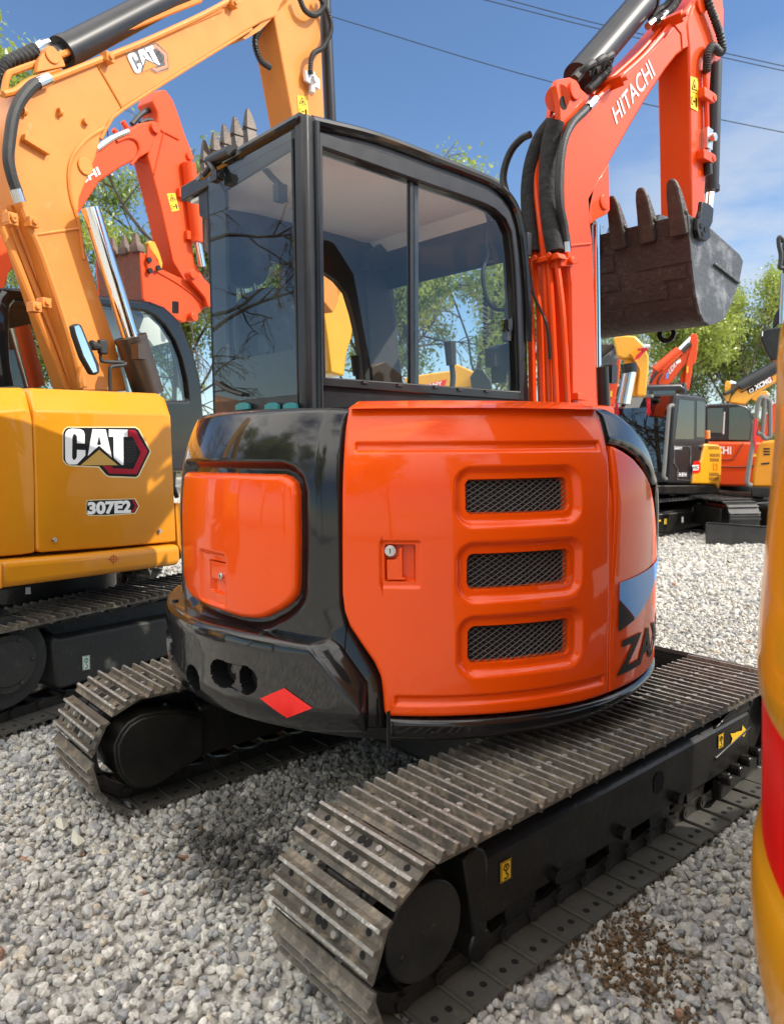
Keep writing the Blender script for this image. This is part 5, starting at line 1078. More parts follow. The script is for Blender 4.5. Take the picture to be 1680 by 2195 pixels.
# --- yellow machine in the right foreground (its rear corner and red band reach into the picture)
O2 = np.array([-.67, -2.56])
FG = thing('foreground_excavator', 'yellow excavator rear corner with a wide red band, in the right foreground', 'excavator', (O2[0], O2[1], 0))
def sil(x, y):   # radius and height of the point where this sight line grazes the round corner
    d = ray(x, y); h = d[:2]/np.linalg.norm(d[:2]); w = O2-CAM[:2]; t = w@h; return abs(w[0]*h[1]-w[1]*h[0]), CAM[2]+d[2]*t/np.linalg.norm(d[:2])
side_ = [sil(x, y) for x, y in ((1677,690),(1670,713),(1664,769),(1658,943),(1640,1150),(1626,1300),(1621,1400),(1624,1450),(1633,1475),(1633,1600),(1632,1745),(1618,1775),(1610,1806),(1607,1881),(1612,1950),(1620,2000),(1645,2086),(1664,2165),(1690,2230))]
print([tuple(np.round(q, 3)) for q in side_])
r0_, z0_ = side_[0]
prof = [(0, z0_+.10), (r0_-.09, z0_+.10), (r0_-.03, z0_+.07), (r0_-.006, z0_+.03)]+side_+[(side_[-1][0]-.05, side_[-1][1]-.04), (0, side_[-1][1]-.04)]
f = MB(); f.rev(prof, (O2[0], O2[1], 0), n=110, a0=R_(70), a1=R_(290)); fcw = f.build('counterweight', 'yellow_fore', FG, smooth=50)
f = MB(); f.rev([(side_[8][0]+.001, side_[8][1]+.004), (side_[9][0]+.001, side_[9][1]), (side_[10][0]+.001, side_[10][1]-.004)], (O2[0], O2[1], 0), n=110, a0=R_(70), a1=R_(290)); f.build('reflective_band', 'tape_red', fcw, smooth=50)
base(FG, O2, 0.0, 'yellow_fore', s=1.08, body=False, half=.90, x0=.28, x1=1.9, cd=(.78, -.12))
f = LB(O2, 0.0); f.prism([(.0, -.95, .7), (1.0, -.9, .7), (1.05, -.9, 1.1), (.7, -.92, 1.65), (0, -.95, 1.7)], (0, .95, 0)); f.build('hood', 'yellow_fore', FG, bevel=.04)
f = LB(O2, 0.0); f.prism([(1.35, -.6, 1.0), (1.75, -.6, .9), (2.6, -.6, 1.75), (3.9, -.6, 1.2), (4.0, -.6, 1.45), (2.7, -.6, 2.15), (2.2, -.6, 2.0)], (0, .3, 0)); f.build('boom', 'yellow_fore', FG, bevel=.02)
f = LB(O2, 0.0); f.prism([(3.8, -.57, 1.5), (4.1, -.57, 1.4), (4.0, -.57, .3), (3.85, -.57, .3)], (0, .24, 0)); f.build('arm', 'yellow_fore', FG, bevel=.02)

# --- orange machine behind the yellow one on the left
NO = 5.5
ob = CF*.9+CN*5.6
OB = thing('excavator', 'orange excavator with raised bucket of rusty teeth, standing behind the yellow one', 'excavator', (ob[0], ob[1], 0))
base(OB, ob, HC, 'orange_old', s=1.05)
bo = [(215,388),(262,357),(301,338),(316,329),(340,318),(345,284),(331,258),(301,264),(275,280),(240,305),(206,331),(150,390),(80,450),(0,505),(-60,560),(-90,760),(-60,900),(0,900),(-10,700),(20,585),(60,545),(172,455)]
f = MB(); f.prism(cp_(bo, 'V', NO), CN*.28); obb = f.build('boom', 'orange_old', OB, bevel=.015)
ao = [(327,217),(335,195),(350,192),(357,193),(372,215),(385,250),(398,290),(410,320),(416,337),(413,348),(398,355),(394,372),(399,430),(410,500),(418,560),(440,600),(437,605),(395,600),(371,560),(345,440),(318,335),(330,300),(340,270),(338,240)]
f = MB(); f.prism(cp_(ao, 'V', NO-.01), CN*.26); oba = f.build('arm', 'orange_old', OB, bevel=.015)
for x, y, r in ((775,637,.06), (945,778,.045)):
    f = MB(); p = cp_([(x, y)], 'R1', NO-.02)[0]; f.cyl(p-CN*.02, p+CN*.05, r, n=20); f.build('pivot_pin', 'orange_old', oba, bevel=.005)
f = MB(); f.tube(cp_([(805,650),(893,695)], 'R1', NO-.016), .012, n=6, k=1); f.tube(cp_([(820,655),(770,870)], 'R1', NO-.016), .008, n=6, k=1); f.build('weld_seam', 'orange_old', oba)
f = MB(); f.tube(cp_([(585,705),(640,685),(680,700),(697,740),(690,775),(665,810),(655,820)], 'R1', NO-.01), .016, n=6); f.build('edge_weld', 'orange_old', obb)
for a, b in (((612,605),(635,640)), ((565,645),(590,672))):
    f = MB(); q = cp_([a, b], 'R1', NO+.1); f.cyl(q[0], q[1], .028, n=8); f.build('pipe_clamp', 'orange_old', obb)
f = MB(); f.tube(cp_([(485,742),(560,690),(640,655)], 'R1', NO-.0), .03, n=8); f.build('steel_pipe', 'steel', obb)
f = MB(); f.tube(cp_([(660,620),(700,575),(740,550),(775,553)], 'R1', NO+.1), .03, n=8); f.tube(cp_([(700,615),(730,600),(760,600)], 'R1', NO+.05), .025, n=8); f.build('hose', 'black_hose', obb)
f = MB(); q = cp_([(345,950),(470,895),(508,838),(395,880)], 'R1', NO-.006); text_on(f, 'HITACHI', cp_([(250,1010),(505,868),(488,830),(233,975)], 'R1', NO-.008), bold=.03); f.build('lettering', 'white', obb, smooth=0)
q = cp_([(940,815),(985,1190)], 'R1', NO-.06); f = MB(); f.cyl(q[0], q[1], .085, n=24); f.cyl(q[1]-np.array([0, 0, .05]), q[1], .10, n=24); obc = f.build('bucket_cylinder', 'orange_old', oba)
q = cp_([(985,1190),(1010,1330)], 'R1', NO-.06); f = MB(); f.cyl(q[0], q[1], .045, n=20); f.build('cylinder_rod', 'chrome', obc)
warn_sticker(cp_([(858,1055),(895,1048),(875,962),(833,965)], 'R1', NO-.015), oba)
for x, y in ((905,965),(943,1175)):
    f = MB(); p = cp_([(x, y)], 'R1', NO-.03)[0]; f.box(p, (.10, .06, .10), ax=[CF, CN, (0, 0, 1)]); f.build('bracket', 'orange_old', oba, bevel=.004)
# its bucket (T3 pixels)
NK = NO-.25
kb = [(1010,300),(1055,340),(1130,460),(1180,450),(1330,520),(1370,530),(1480,600),(1500,700),(1430,770),(1330,830),(1240,790),(1180,720),(1060,690),(1035,660)]
f = MB(); f.prism(cp_(kb, 'T3', NK), CN*.03); obk = f.build('bucket', 'orange_old', OB, bevel=.008)
f = MB(); f.prism([p+CN*.72 for p in cp_(kb, 'T3', NK)], CN*.03); f.build('side_plate', 'orange_old', obk)
f = MB(); a, b = cp_([(1008,300),(1038,665)], 'T3', NK+.0); f.prism([a+CN*.02, b+CN*.02, b+CN*.02+CF*.04, a+CN*.02+CF*.04], CN*.71); bt = cp_([(1035,660),(1060,690),(1180,720),(1240,790),(1330,830)], 'T3', NK+.0); f.grid(np.array([[p+CN*y for p in bt] for y in (.02, .73)])); f.build('shell', 'bucket_rust', obk)
for k in range(4):
    a, b = cp_([(1000,300),(985,180)], 'T3', NK+.03); o_ = CN*(.02+k*.19); d = b-a; f = MB(); P = []
    for u, w, th in ((-.2, .06, .05), (.1, .065, .055), (.35, .05, .04), (.4, .036, .035), (.9, .022, .015), (1.0, .016, .008)):
        c = a+d*u+o_; P.append([c-CN*w-CF*th, c+CN*w-CF*th, c+CN*w+CF*th, c-CN*w+CF*th])
    f.add([x for r in P for x in r], [(4*i+j, 4*i+(j+1) % 4, 4*i+4+(j+1) % 4, 4*i+4+j) for i in range(len(P)-1) for j in range(4)]+[(0, 1, 2, 3), (20, 21, 22, 23)]); f.build('tooth', 'tooth_rust', obk, bevel=.006)
f = MB(); f.prism(cp_([(1068,250),(1090,238),(1120,250),(1150,320),(1175,400),(1172,440),(1155,440),(1140,380),(1080,290)], 'T3', NK+.06), CN*.06); f.build('link', 'yellow_sun', obk, bevel=.01)
f = MB(); f.prism(cp_([(1075,270),(1062,370),(1068,450),(1085,472),(1150,440),(1155,420)], 'T3', NK-.03), CN*.03); pc = f.build('side_cutter', 'orange_old', obk, bevel=.008)
f = MB(); p = cp_([(1078,378)], 'T3', NK-.04)[0]; f.cyl(p-CN*.01, p+CN*.02, .03, n=12); p = cp_([(1143,435)], 'T3', NK-.04)[0]; f.cyl(p-CN*.01, p+CN*.02, .03, n=12); p = cp_([(1085,455)], 'T3', NK-.04)[0]; f.cyl(p-CN*.01, p+CN*.02, .03, n=12); f.build('cutter_bolt', 'black_paint', pc)
f = MB(); f.prism(cp_([(1385,450),(1420,460),(1500,540),(1525,570),(1525,720),(1500,715),(1480,650),(1370,520),(1362,480)], 'T3', NK-.08), CN*.05); p = cp_([(1395,480)], 'T3', NK-.1)[0]; f.cyl(p-CN*.01, p+CN*.1, .055, n=18); p = cp_([(1398,787)], 'T3', NK-.05)[0]; f.cyl(p-CN*.02, p+CN*.1, .055, n=18); f.build('bucket_linkage', 'orange_old', OB, bevel=.01)
f = MB(); f.tube(cp_([(1130,460),(1300,560),(1480,700)], 'T3', NK-.006), .008, n=6); f.build('edge_weld', 'orange_old', obk)
q = cp_([(155,850),(270,1290)], 'T3', 4.7); f = MB(); f.cyl(q[0], q[1], .07, n=20); f.build('boom_cylinder', 'orange_old', OB)
q = cp_([(95,860),(215,1290)], 'T3', 4.72); f = MB(); f.cyl(q[0], q[1], .025, n=14); f.build('cylinder_rod', 'chrome', OB)

# --- black-cabbed machine on the right, turned the other way
dS = np.array([math.cos(R_(-3.5)), math.sin(R_(-3.5)), 0]); nS = np.array([-dS[1], dS[0], 0]); pS = np.array([8.003, 3.588, 0])
sp_ = lambda pts, k=0, z='T1': [on(x, y, z, pS+nS*k, nS) for x, y in pts]
cS = pS+dS*.15+nS*1.0
SB = thing('excavator', 'excavator with black cab and yellow rear corner, across the gravel on the right', 'excavator', (cS[0], cS[1], 0))
hS = R_(176.5)
base(SB, cS, hS, 'yellow_sun', s=.95, half=1.05, cab=False, body=False)
f = MB(); f.prism(sp_([(300,1560),(1105,1555),(1110,1600),(1060,1640),(300,1640)], .05), nS*1.8); f.build('upper_frame', 'black_frame', SB, bevel=.02)
cabp_ = [(715,735),(760,738),(900,757),(985,775),(980,1150),(955,1290),(870,1430),(855,1548),(640,1545),(690,850)]
q = sp_(cabp_, .06); f = MB(); f.prism(q, nS*1.35); scab = f.build('cab', 'black_paint', SB, bevel=.035, seg=3)
nF = unit(np.cross(q[0]-q[-2], nS)); 
for pts in ([(738,790),(872,805),(868,1145),(700,1145)], [(895,800),(970,812),(965,1130),(892,1128)]):
    f = MB(); flat(f, sp_(pts, .055)); f.build('window', 'glass_dark', scab, smooth=0)
f = MB(); f.ring(sp_([(690,1200),(845,1210),(845,1520),(720,1510),(725,1420),(690,1360)], .05), sp_([(697,1207),(838,1217),(838,1513),(727,1503),(732,1420),(697,1360)], .05), nS*.02); f.build('door_edge', 'bucket_side', scab)
f = MB(); text_on(f, 'SANY', sp_([(695,1238),(768,1242),(768,1212),(695,1206)], .052), bold=.03); f.build('lettering', 'decal_grey', scab, smooth=0)
f = MB()
for x0, x1, y0, y1 in ((728,808,1446,1449),(728,808,1476,1479),(735,758,1455,1470),(763,776,1449,1477),(782,805,1455,1470)): flat(f, sp_([(x0,y1),(x1,y1),(x1,y0),(x0,y0)], .052))
f.build('door_label', 'decal_grey', scab, smooth=0)
f = MB(); p = sp_([(938,1215)], .05)[0]; f.cyl(p-nS*.02, p+nS*.02, .03, n=14); f.build('door_lock', 'steel', scab)
fr = dp([(255,815),(690,790),(640,1500),(255,1500)], 'T1', 9.0)
e = q[9]; e0 = q[8]   # front face: from the door edge away along nS
for a_, b_ in ((q[0]*.85+q[9]*.15, q[9]), (q[9], q[8]*.85+q[9]*.15)):
    f = MB(); flat(f, [a_-dS*.006+nS*.08, a_-dS*.006+nS*1.27, b_-dS*.006+nS*1.27, b_-dS*.006+nS*.08]); f.build('windscreen', 'glass_dark', scab, smooth=0)
for k in (.40, .98):
    p = q[0]-dS*.12+nS*k-np.array([0, 0, .03]); f = MB(); f.box(p, (.07, .13, .05)); f.build('roof_lamp', 'grey_foam', scab, bevel=.01)
    f = MB()
    for j in range(4): f.tube([p+np.array([-.02, .02*j-.03, -.03]), p+np.array([-.02+.01*j, .02*j-.03, -.14]), p+np.array([0, .025*j-.04, -.27-.03*(j % 2)])], .008, n=5)
    f.build('red_tassel', 'ribbon', scab)
f = MB(); f.tube([on(x, y, 'T1', pS-dS*0+nS*.0, nS) for x, y in ((685,842),(655,850),(645,900),(625,1150),(605,1400),(600,1480),(622,1505))], .028, n=8); f.build('grab_rail', 'grey_foam', scab)
f = MB(); f.prism(sp_([(962,1192),(990,1185),(1095,1193),(1122,1225),(1118,1500),(1095,1600),(1065,1552),(857,1546),(872,1440),(942,1330)], .03), nS*1.6); srear = f.build('rear_cover', 'yellow_sun', SB, bevel=.03, seg=3)
for (x0, x1, y) in ((1000,1085,1222),(1012,1090,1288),(1012,1086,1330),(1008,1082,1460),(1005,1080,1500)):
    f = MB()
    for k in range(7): x = x0+(x1-x0)*k/6; f.add(sp_([(x, y-16), (x+5, y-14), (x+10, y+16), (x+5, y+16)], .026), [(0, 1, 2, 3)])
    f.build('louvre', 'dark_inside', srear, smooth=0)
f = MB(); f.ring(sp_([(1045,1360),(1085,1360),(1085,1420),(1045,1420)], .022), sp_([(1055,1372),(1075,1372),(1075,1408),(1055,1408)], .022), nS*.02); f.build('cover_handle', 'yellow_cat', srear)
f = MB(); flat(f, sp_([(870,1345),(915,1338),(930,1365),(928,1430),(905,1452),(862,1448),(856,1390)], .024)); f.build('badge', 'tape_red', srear, smooth=0)
f = MB(); flat(f, sp_([(852,1380),(915,1376),(912,1422),(860,1426)], .018)); f.build('badge_plate', 'white', srear, smooth=0)
f = MB(); text_on(f, 'SY75C', sp_([(858,1420),(912,1416),(912,1384),(858,1388)], .014), bold=.02); f.build('lettering', 'decal_black', srear, smooth=0)
f = MB(); p0 = sp_([(985,1140)], .2)[0]; p1 = sp_([(985,1068)], .2)[0]; f.cyl(p0, p1, .055, .05, n=16); am = f.build('warning_lamp', 'amber', SB, bevel=.01)
f = MB(); f.cyl(p0-np.array([0, 0, .10]), p0, .03, n=10); f.build('lamp_post', 'black_paint', am)
for pts, m_ in (([(605,1858),(628,1856),(626,1905),(604,1908)], 'decal_yellow'), ([(910,1828),(930,1826),(928,1868),(908,1872)], 'decal_yellow'), ([(760,1842),(778,1840),(777,1890),(760,1893)], 'white'), ([(538,1872),(560,1870),(572,1866),(575,1880),(555,1882),(540,1884)], 'decal_yellow')):
    f = MB(); flat(f, sp_(pts, -.01)); f.build('frame_sticker', m_, SB, smooth=0)
f = MB(); f.prism(sp_([(530,1815),(945,1785),(950,1850),(945,1925),(610,1985),(560,1985),(530,1900)], .0), nS*.3); f.build('track_guard', 'black_frame', SB, bevel=.02)
# its yellow boom, ribbon and lamp
DB = 9.6
sb = slab(SB, 'boom', [(150,230),(235,215),(345,222),(420,300),(465,400),(467,480),(455,600),(440,760),(360,760),(372,600),(366,545),(330,440),(300,420),(250,430),(180,400)], 'T1', DB, .32, 'yellow_sun', bevel=.02)
slab(SB, 'boom_side', [(240,400),(330,430),(372,560),(366,760),(280,760),(300,560),(255,530)], 'T1', DB+.03, .3, 'yellow_cat')  # boom underside, its shade put into the colour as a darker yellow
rod(SB, 'cylinder_rod', (292,545), (240,830), 'T1', DB-.1, .09, 'chrome'); rod(SB, 'cylinder_pin', (285,470), (295,550), 'T1', DB-.1, .10, 'black_paint')
pipe(SB, 'edge_rib', [(300,380),(345,450),(385,530),(375,640),(365,740)], 'T1', DB-.01, .014, 'yellow_cat')
slab(SB, 'boom_lamp', [(405,300),(470,293),(482,320),(415,332)], 'T1', DB-.15, .12, 'decal_grey', bevel=.01)
f = MB(); f.prism(dp([(340,432),(355,400),(395,360),(440,335),(448,350),(415,380),(380,425),(360,430)], 'T1', DB-.12), NV*.015); f.tube(dp([(370,345),(400,340),(440,345),(450,335)], 'T1', DB-.12), .02, n=6); f.build('red_ribbon', 'ribbon', SB)

# --- orange arm and dark bucket left of that boom
DA = 11.5; g = gpt(14, 1335)
EB = thing('excavator', 'orange excavator arm holding a dark bucket, half hidden by the lifted front bucket', 'excavator', tuple(g))
base(EB, g, R_(150), 'orange_old', s=.95)
slab(EB, 'arm', [(188,370),(215,395),(205,570),(150,880),(60,880),(110,600),(165,470)], 'T1', DA, .25, 'orange_old')
eb = slab(EB, 'bucket', [(22,440),(95,380),(160,330),(188,250),(212,248),(208,360),(175,480),(130,600),(80,720),(22,720)], 'T1', DA-.2, .7, 'bucket_side')
slab(EB, 'bucket_face', [(0,300),(150,290),(160,330),(95,380),(20,440),(0,440)], 'T1', DA-.1, .1, 'bucket_back')
slab(EB, 'side_cutter', [(165,300),(180,250),(212,250),(205,310),(198,375),(160,365)], 'T1', DA-.24, .04, 'bucket_side')
f = MB(); flat(f, dp([(122,715),(140,712),(138,765),(120,768)], 'T1', DA-.01)); f.build('warning_sticker', 'decal_yellow', EB, smooth=0)
f = MB(); f.prism(dp([(100,800),(160,770),(170,800),(120,850)], 'T1', DA-.1), NV*.1); f.build('bucket_link', 'orange_old', EB)

# --- orange machine with lettered boom behind the black cab
DU = 15.0; g = gpt(16.5, 1400)
UB = thing('excavator', 'small orange excavator with raised lettered boom behind the black cab roof', 'excavator', tuple(g))
base(UB, g, R_(-20), 'orange_old', s=.9)
ub = slab(UB, 'boom', [(440,780),(465,640),(495,535),(560,520),(720,440),(800,350),(845,310),(870,330),(815,400),(805,460),(700,590),(590,740),(570,790)], 'T1', DU, .3, 'orange_old')
ua = slab(UB, 'arm', [(835,215),(850,205),(893,198),(905,250),(897,400),(880,460),(860,470),(845,580),(825,700),(785,705),(800,480),(820,400),(845,310)], 'T1', DU-.02, .3, 'orange_old')
slab(UB, 'arm_side', [(745,590),(805,470),(790,640),(785,705),(745,690)], 'T1', DU+.1, .2, 'orange_old')
rod(UB, 'arm_cylinder', (520,535), (735,355), 'T1', DU+.05, .10, 'orange_old'); rod(UB, 'cylinder_rod', (735,355), (862,228), 'T1', DU+.05, .055, 'chrome')
pipe(UB, 'hose', [(560,690),(548,640),(565,590),(590,560)], 'T1', DU-.05, .02, 'black_hose'); pipe(UB, 'hose', [(480,640),(500,600),(525,560),(540,540)], 'T1', DU-.05, .03, 'black_hose'); pipe(UB, 'steel_pipe', [(590,530),(700,430),(790,350)], 'T1', DU-.03, .02, 'orange_old'); pipe(UB, 'hose', [(770,370),(800,330),(840,290)], 'T1', DU-.03, .03, 'black_hose')
f = MB(); text_on(f, 'UDK', dp([(652,570),(715,492),(705,445),(642,520)], 'T1', DU-.01), bold=.02); f.build('lettering', 'white', ub, smooth=0)
f = MB(); flat(f, dp([(622,560),(648,540),(640,600),(618,605)], 'T1', DU-.01)); f.build('logo', 'decal_blue', ub, smooth=0)
f = MB(); q_ = dp([(712,480),(755,455),(748,425),(706,450)], 'T1', DU-.01); flat(f, q_); f.build('logo', 'white', ub, smooth=0)
f = MB(); flat(f, dp([(808,492),(822,490),(818,550),(804,553)], 'T1', DU-.03)); f.build('warning_sticker', 'decal_yellow', ua, smooth=0)
ubk = slab(UB, 'bucket', [(590,735),(640,665),(660,645),(780,640),(790,650),(812,700),(805,745)], 'T1', DU-.4, .5, 'bucket_back')
slab(UB, 'side_cutter', [(780,645),(800,640),(808,720),(775,715)], 'T1', DU-.43, .06, 'bucket_side')
for x in (650, 682, 712, 742, 772): slab(ubk, 'tooth', [(x,645),(x+8,632),(x+16,645)], 'T1', DU-.4, .08, 'tooth_steel', bevel=0)

# --- orange machine behind, with pipes along its boom
DH = 13.0; g = gpt(13.9, 1560)
HB = thing('excavator', 'big orange excavator with a bank of boom pipes, between the black cab and the handrails', 'excavator', tuple(g))
base(HB, g, R_(-8), 'orange_old', s=.95, cab=False, body=False)
hb_ = slab(HB, 'body', [(940,1168),(1480,1172),(1490,1500),(1400,1572),(1100,1565),(940,1560)], 'T1', DH, 1.6, 'orange_old', bevel=.04)
f = MB(); f.tube(dp([(1100,1330),(1225,1325),(1310,1180)], 'T1', DH-.005), .01, n=5, k=1); f.tube(dp([(1100,1392),(1300,1395),(1490,1370)], 'T1', DH-.005), .012, n=5, k=1); f.build('panel_seam', 'bucket_rust', hb_)
f = MB(); text_on(f, 'HITACHI', dp([(880,1268),(1203,1282),(1203,1213),(880,1200)], 'T1', DH-.01), bold=.03); f.build('lettering', 'white', hb_, smooth=0)
hc = slab(HB, 'cab', [(960,850),(1010,832),(1250,822),(1340,850),(1378,885),(1392,960),(1385,1080),(1370,1166),(960,1166)], 'T1', DH+.3, 1.1, 'black_paint', bevel=.03)
for pts in ([(990,870),(1130,865),(1130,1090),(990,1085)], [(1185,865),(1290,852),(1355,885),(1380,980),(1360,1155),(1180,1150)]):
    f = MB(); flat(f, dp(pts, 'T1', DH+.29)); f.build('window', 'glass_dark', hc, smooth=0)
f = MB(); f.prism(dp([(1140,900),(1150,900),(1140,1100),(1128,1100)], 'T1', DH+.28), NV*.02); f.build('cab_post', 'decal_grey', hc)
f = MB(); flat(f, dp([(1200,870),(1285,860),(1282,910),(1250,1000),(1225,1020),(1205,950)], 'T1', DH+.285)); f.build('window_film', 'glass_film', hc, smooth=0)
slab(HB, 'boom', [(1395,1172),(1500,960),(1650,790),(1720,790),(1640,1000),(1530,1172)], 'T1', DH+.6, .35, 'orange_old')
for k in range(6): pipe(HB, 'steel_pipe', [(1385+k*26,1172),(1470+k*24,1030-k*5),(1600+k*14,830+k*10)], 'T1', DH+.5, .035, 'orange_old')

# --- yellow machine at the right edge
DX = 10.4; g = gpt(11.6, 1680)
XB_ = thing('excavator', 'yellow excavator with grey wrapped handrails and black dozer blade at the right edge', 'excavator', tuple(g))
hX = R_(178)
for k, (x0, x1) in enumerate(((1075,1370), (1560,1800))):
    f = MB(); ps = dp([(x0, 1890), (x1, 1890)], 'T1', DX+.35); w = np.linalg.norm(ps[1]-ps[0]); c = (ps[0]+ps[1])/2; hd = math.atan2(-NV[1], -NV[0])+R_(8)
    f = LB((c[0]+NV[0]*1.4, c[1]+NV[1]*1.4), hd); belt(f, 0, w, -1.1, 1.1, .29, .25, 34); f.build('track', 'shoe_dark', XB_, smooth=20)
    f = LB((c[0]+NV[0]*1.4, c[1]+NV[1]*1.4), hd); f.box((0, 0, .28), (2.1, w*.8, .3)); f.build('track_frame', 'black_frame', XB_, bevel=.02)
bl = dp([(985,1900),(1560,1940),(1560,2090),(985,2085)], 'T1', DX); f = MB(); f.prism(bl, NV*.06); f.prism([bl[0], bl[1], bl[1]+np.array([0, 0, .02])-NV*.03, bl[0]+np.array([0, 0, .02])-NV*.03], NV*.05); f.build('dozer_blade', 'blade_black', XB_, bevel=.01)
xbody = slab(XB_, 'body', [(1470,1165),(1600,1150),(1800,1150),(1800,1580),(1385,1575),(1400,1430),(1435,1230)], 'T1', DX+.9, 1.4, 'yellow_cat', bevel=.04)
slab(XB_, 'upper_frame', [(1380,1570),(1800,1580),(1800,1640),(1500,1680),(1380,1660)], 'T1', DX+.9, 1.4, 'black_frame', bevel=.02)
f = MB()
for y in (1225, 1250, 1275): f.add(dp([(1492,y),(1550,y),(1550,y+14),(1492,y+14)], 'T1', DX+.895), [(0, 1, 2, 3)])
f.build('grille', 'dark_inside', xbody, smooth=0)
f = MB(); flat(f, dp([(1470,1360),(1545,1352),(1545,1370),(1470,1375)], 'T1', DX+.895)); f.build('panel_seam', 'black_paint', xbody, smooth=0)
f = MB(); flat(f, dp([(1395,1300),(1415,1270),(1432,1300)], 'T1', DX+.86)); f.build('warning_sticker', 'decal_yellow', xbody, smooth=0)
for pts in ([(1385,1560),(1352,1545),(1350,1480),(1400,1150),(1425,960),(1440,850),(1455,790),(1480,772),(1500,790),(1495,900),(1480,1090)], [(1430,1090),(1475,1100),(1500,1135),(1545,1130),(1550,1080),(1548,850),(1535,795),(1500,785)]):
    pipe(XB_, 'handrail', pts, 'T1', DX+.7, .035, 'grey_foam')
f = MB(); f.prism(dp([(1412,965),(1440,960),(1438,1020),(1425,1150),(1430,1240),(1418,1250),(1405,1140)], 'T1', DX+.64), NV*.02); f.build('red_ribbon', 'ribbon', XB_)
xb = slab(XB_, 'boom', [(300,1790),(330,1720),(400,1645),(560,1562),(800,1450),(1000,1350),(1000,1450),(800,1570),(640,1665),(540,1735),(470,1810)], 'T2', DX+2.2, .3, 'yellow_sun', bevel=.02)
slab(XB_, 'boom_bracket', [(255,1600),(270,1560),(310,1562),(322,1600),(318,1700),(300,1780),(262,1780)], 'T2', DX+2.2, .3, 'yellow_sun')
rod(XB_, 'arm_cylinder', (390,1640), (860,1380), 'T2', DX+2.25, .11, 'dark_cyl'); rod(XB_, 'cylinder_rod', (300,1580), (395,1610), 'T2', DX+2.25, .05, 'chrome')
pipe(XB_, 'hose', [(250,1700),(300,1680),(360,1640),(400,1600)], 'T2', DX+2.15, .03, 'black_hose')
pipe(XB_, 'steel_pipe', [(420,1660),(560,1580),(700,1500),(800,1440)], 'T2', DX+2.18, .03, 'yellow_sun')
f = MB(); flat(f, dp([(490,1650),(500,1635),(745,1508),(770,1545),(755,1565),(525,1698),(508,1690)], 'T2', DX+2.19)); pl_ = f.build('name_plate', 'decal_black', xb, smooth=0)
f = MB(); flat(f, dp([(690,1540),(745,1510),(768,1545),(715,1580)], 'T2', DX+2.185)); f.build('plate_end', 'decal_red', pl_, smooth=0)
f = MB(); text_on(f, 'XCMG', dp([(580,1665),(755,1572),(742,1515),(566,1612)], 'T2', DX+2.18), bold=.05); q_ = dp([(512,1660),(556,1634),(566,1668),(524,1692)], 'T2', DX+2.18); f.ring(q_, [np.mean(q_, axis=0)*.35+p*.65 for p in q_], NV*.004); f.build('lettering', 'white', pl_, smooth=0)
slab(XB_, 'second_beam', [(520,1740),(600,1680),(700,1665),(725,1690),(720,1740),(600,1790)], 'T2', DX+2.9, .3, 'yellow_sun'); slab(XB_, 'work_lamp', [(690,1690),(735,1690),(735,1725),(695,1725)], 'T2', DX+2.6, .1, 'decal_grey')
# its hanging arm and black bucket
slab(XB_, 'arm', [(862,100),(980,60),(980,950),(880,960),(870,430)], 'T2', DX-.2, .2, 'black_paint')
rod(XB_, 'bucket_cylinder', (880,430), (855,960), 'T2', DX-.35, .04, 'chrome'); pipe(XB_, 'hose', [(885,90),(850,45),(828,55),(832,130),(850,220),(845,320),(840,360),(870,370)], 'T2', DX-.3, .03, 'black_hose')
slab(XB_, 'bucket_link', [(780,870),(845,760),(850,850),(820,960),(760,1000)], 'T2', DX-.35, .15, 'black_frame')
slab(XB_, 'bucket', [(650,1025),(720,1005),(860,985),(960,990),(960,1330),(760,1340),(720,1300),(690,1240),(640,1130)], 'T2', DX-.4, .5, 'black_frame', bevel=.02)
f = MB(); flat(f, dp([(652,1040),(662,1030),(660,1085),(650,1090)], 'T2', DX-.405)); f.build('bucket_mark', 'white', XB_, smooth=0)

# --- yellow machine far off, seen through the cab's panes
DY_ = 14.0; g = gpt(15, 990)
YB = thing('excavator', 'low yellow excavator boom with red-cornered name plate, seen through the cab windows', 'excavator', tuple(g))
base(YB, g, R_(40), 'yellow_sun', s=.62)
yb = slab(YB, 'boom', [(1030,1268),(1150,1248),(1250,1235),(1262,1208),(1275,1205),(1365,1245),(1345,1312),(1240,1325),(1100,1330),(1040,1300)], 'R4', DY_, .3, 'yellow_sun', bevel=.02)
f = MB(); flat(f, dp([(1130,1300),(1228,1275),(1215,1310),(1130,1325)], 'R4', DY_-.01)); np_ = f.build('name_plate', 'tape_red', yb, smooth=0)
f = MB(); text_on(f, 'SANY', dp([(1128,1318),(1208,1302),(1205,1284),(1126,1300)], 'R4', DY_-.02), bold=.03); f.build('lettering', 'white', np_, smooth=0)
slab(YB, 'bucket', [(1335,1265),(1360,1225),(1395,1230),(1430,1280),(1440,1330),(1345,1330)], 'R4', DY_-.5, .5, 'black_paint')

# --- one more parked machine behind the photographer, mirrored in the glossy black and orange covers
for lb, pos, hd, pm in (('yellow excavator parked behind the photographer, mirrored in the black rear cover', (-6.2, 5.6, 0), R_(-30), 'yellow_sun'),):
    o = thing('excavator', lb, 'excavator', pos); base(o, np.array(pos), hd, pm, s=1.1)
    f = LB(pos, hd); f.prism([(.5, -.35, 1.3), (1.0, -.35, 1.2), (.95, -.35, 2.8), (2.6, -.35, 4.2), (2.5, -.35, 4.6), (.6, -.35, 3.2)], (0, .3, 0)); f.build('boom', pm, o, bevel=.02)
    f = LB(pos, hd); f.prism([(2.4, -.33, 4.7), (2.8, -.33, 4.5), (2.9, -.33, 2.5), (2.7, -.33, 2.5)], (0, .26, 0)); f.build('arm', pm, o, bevel=.02)
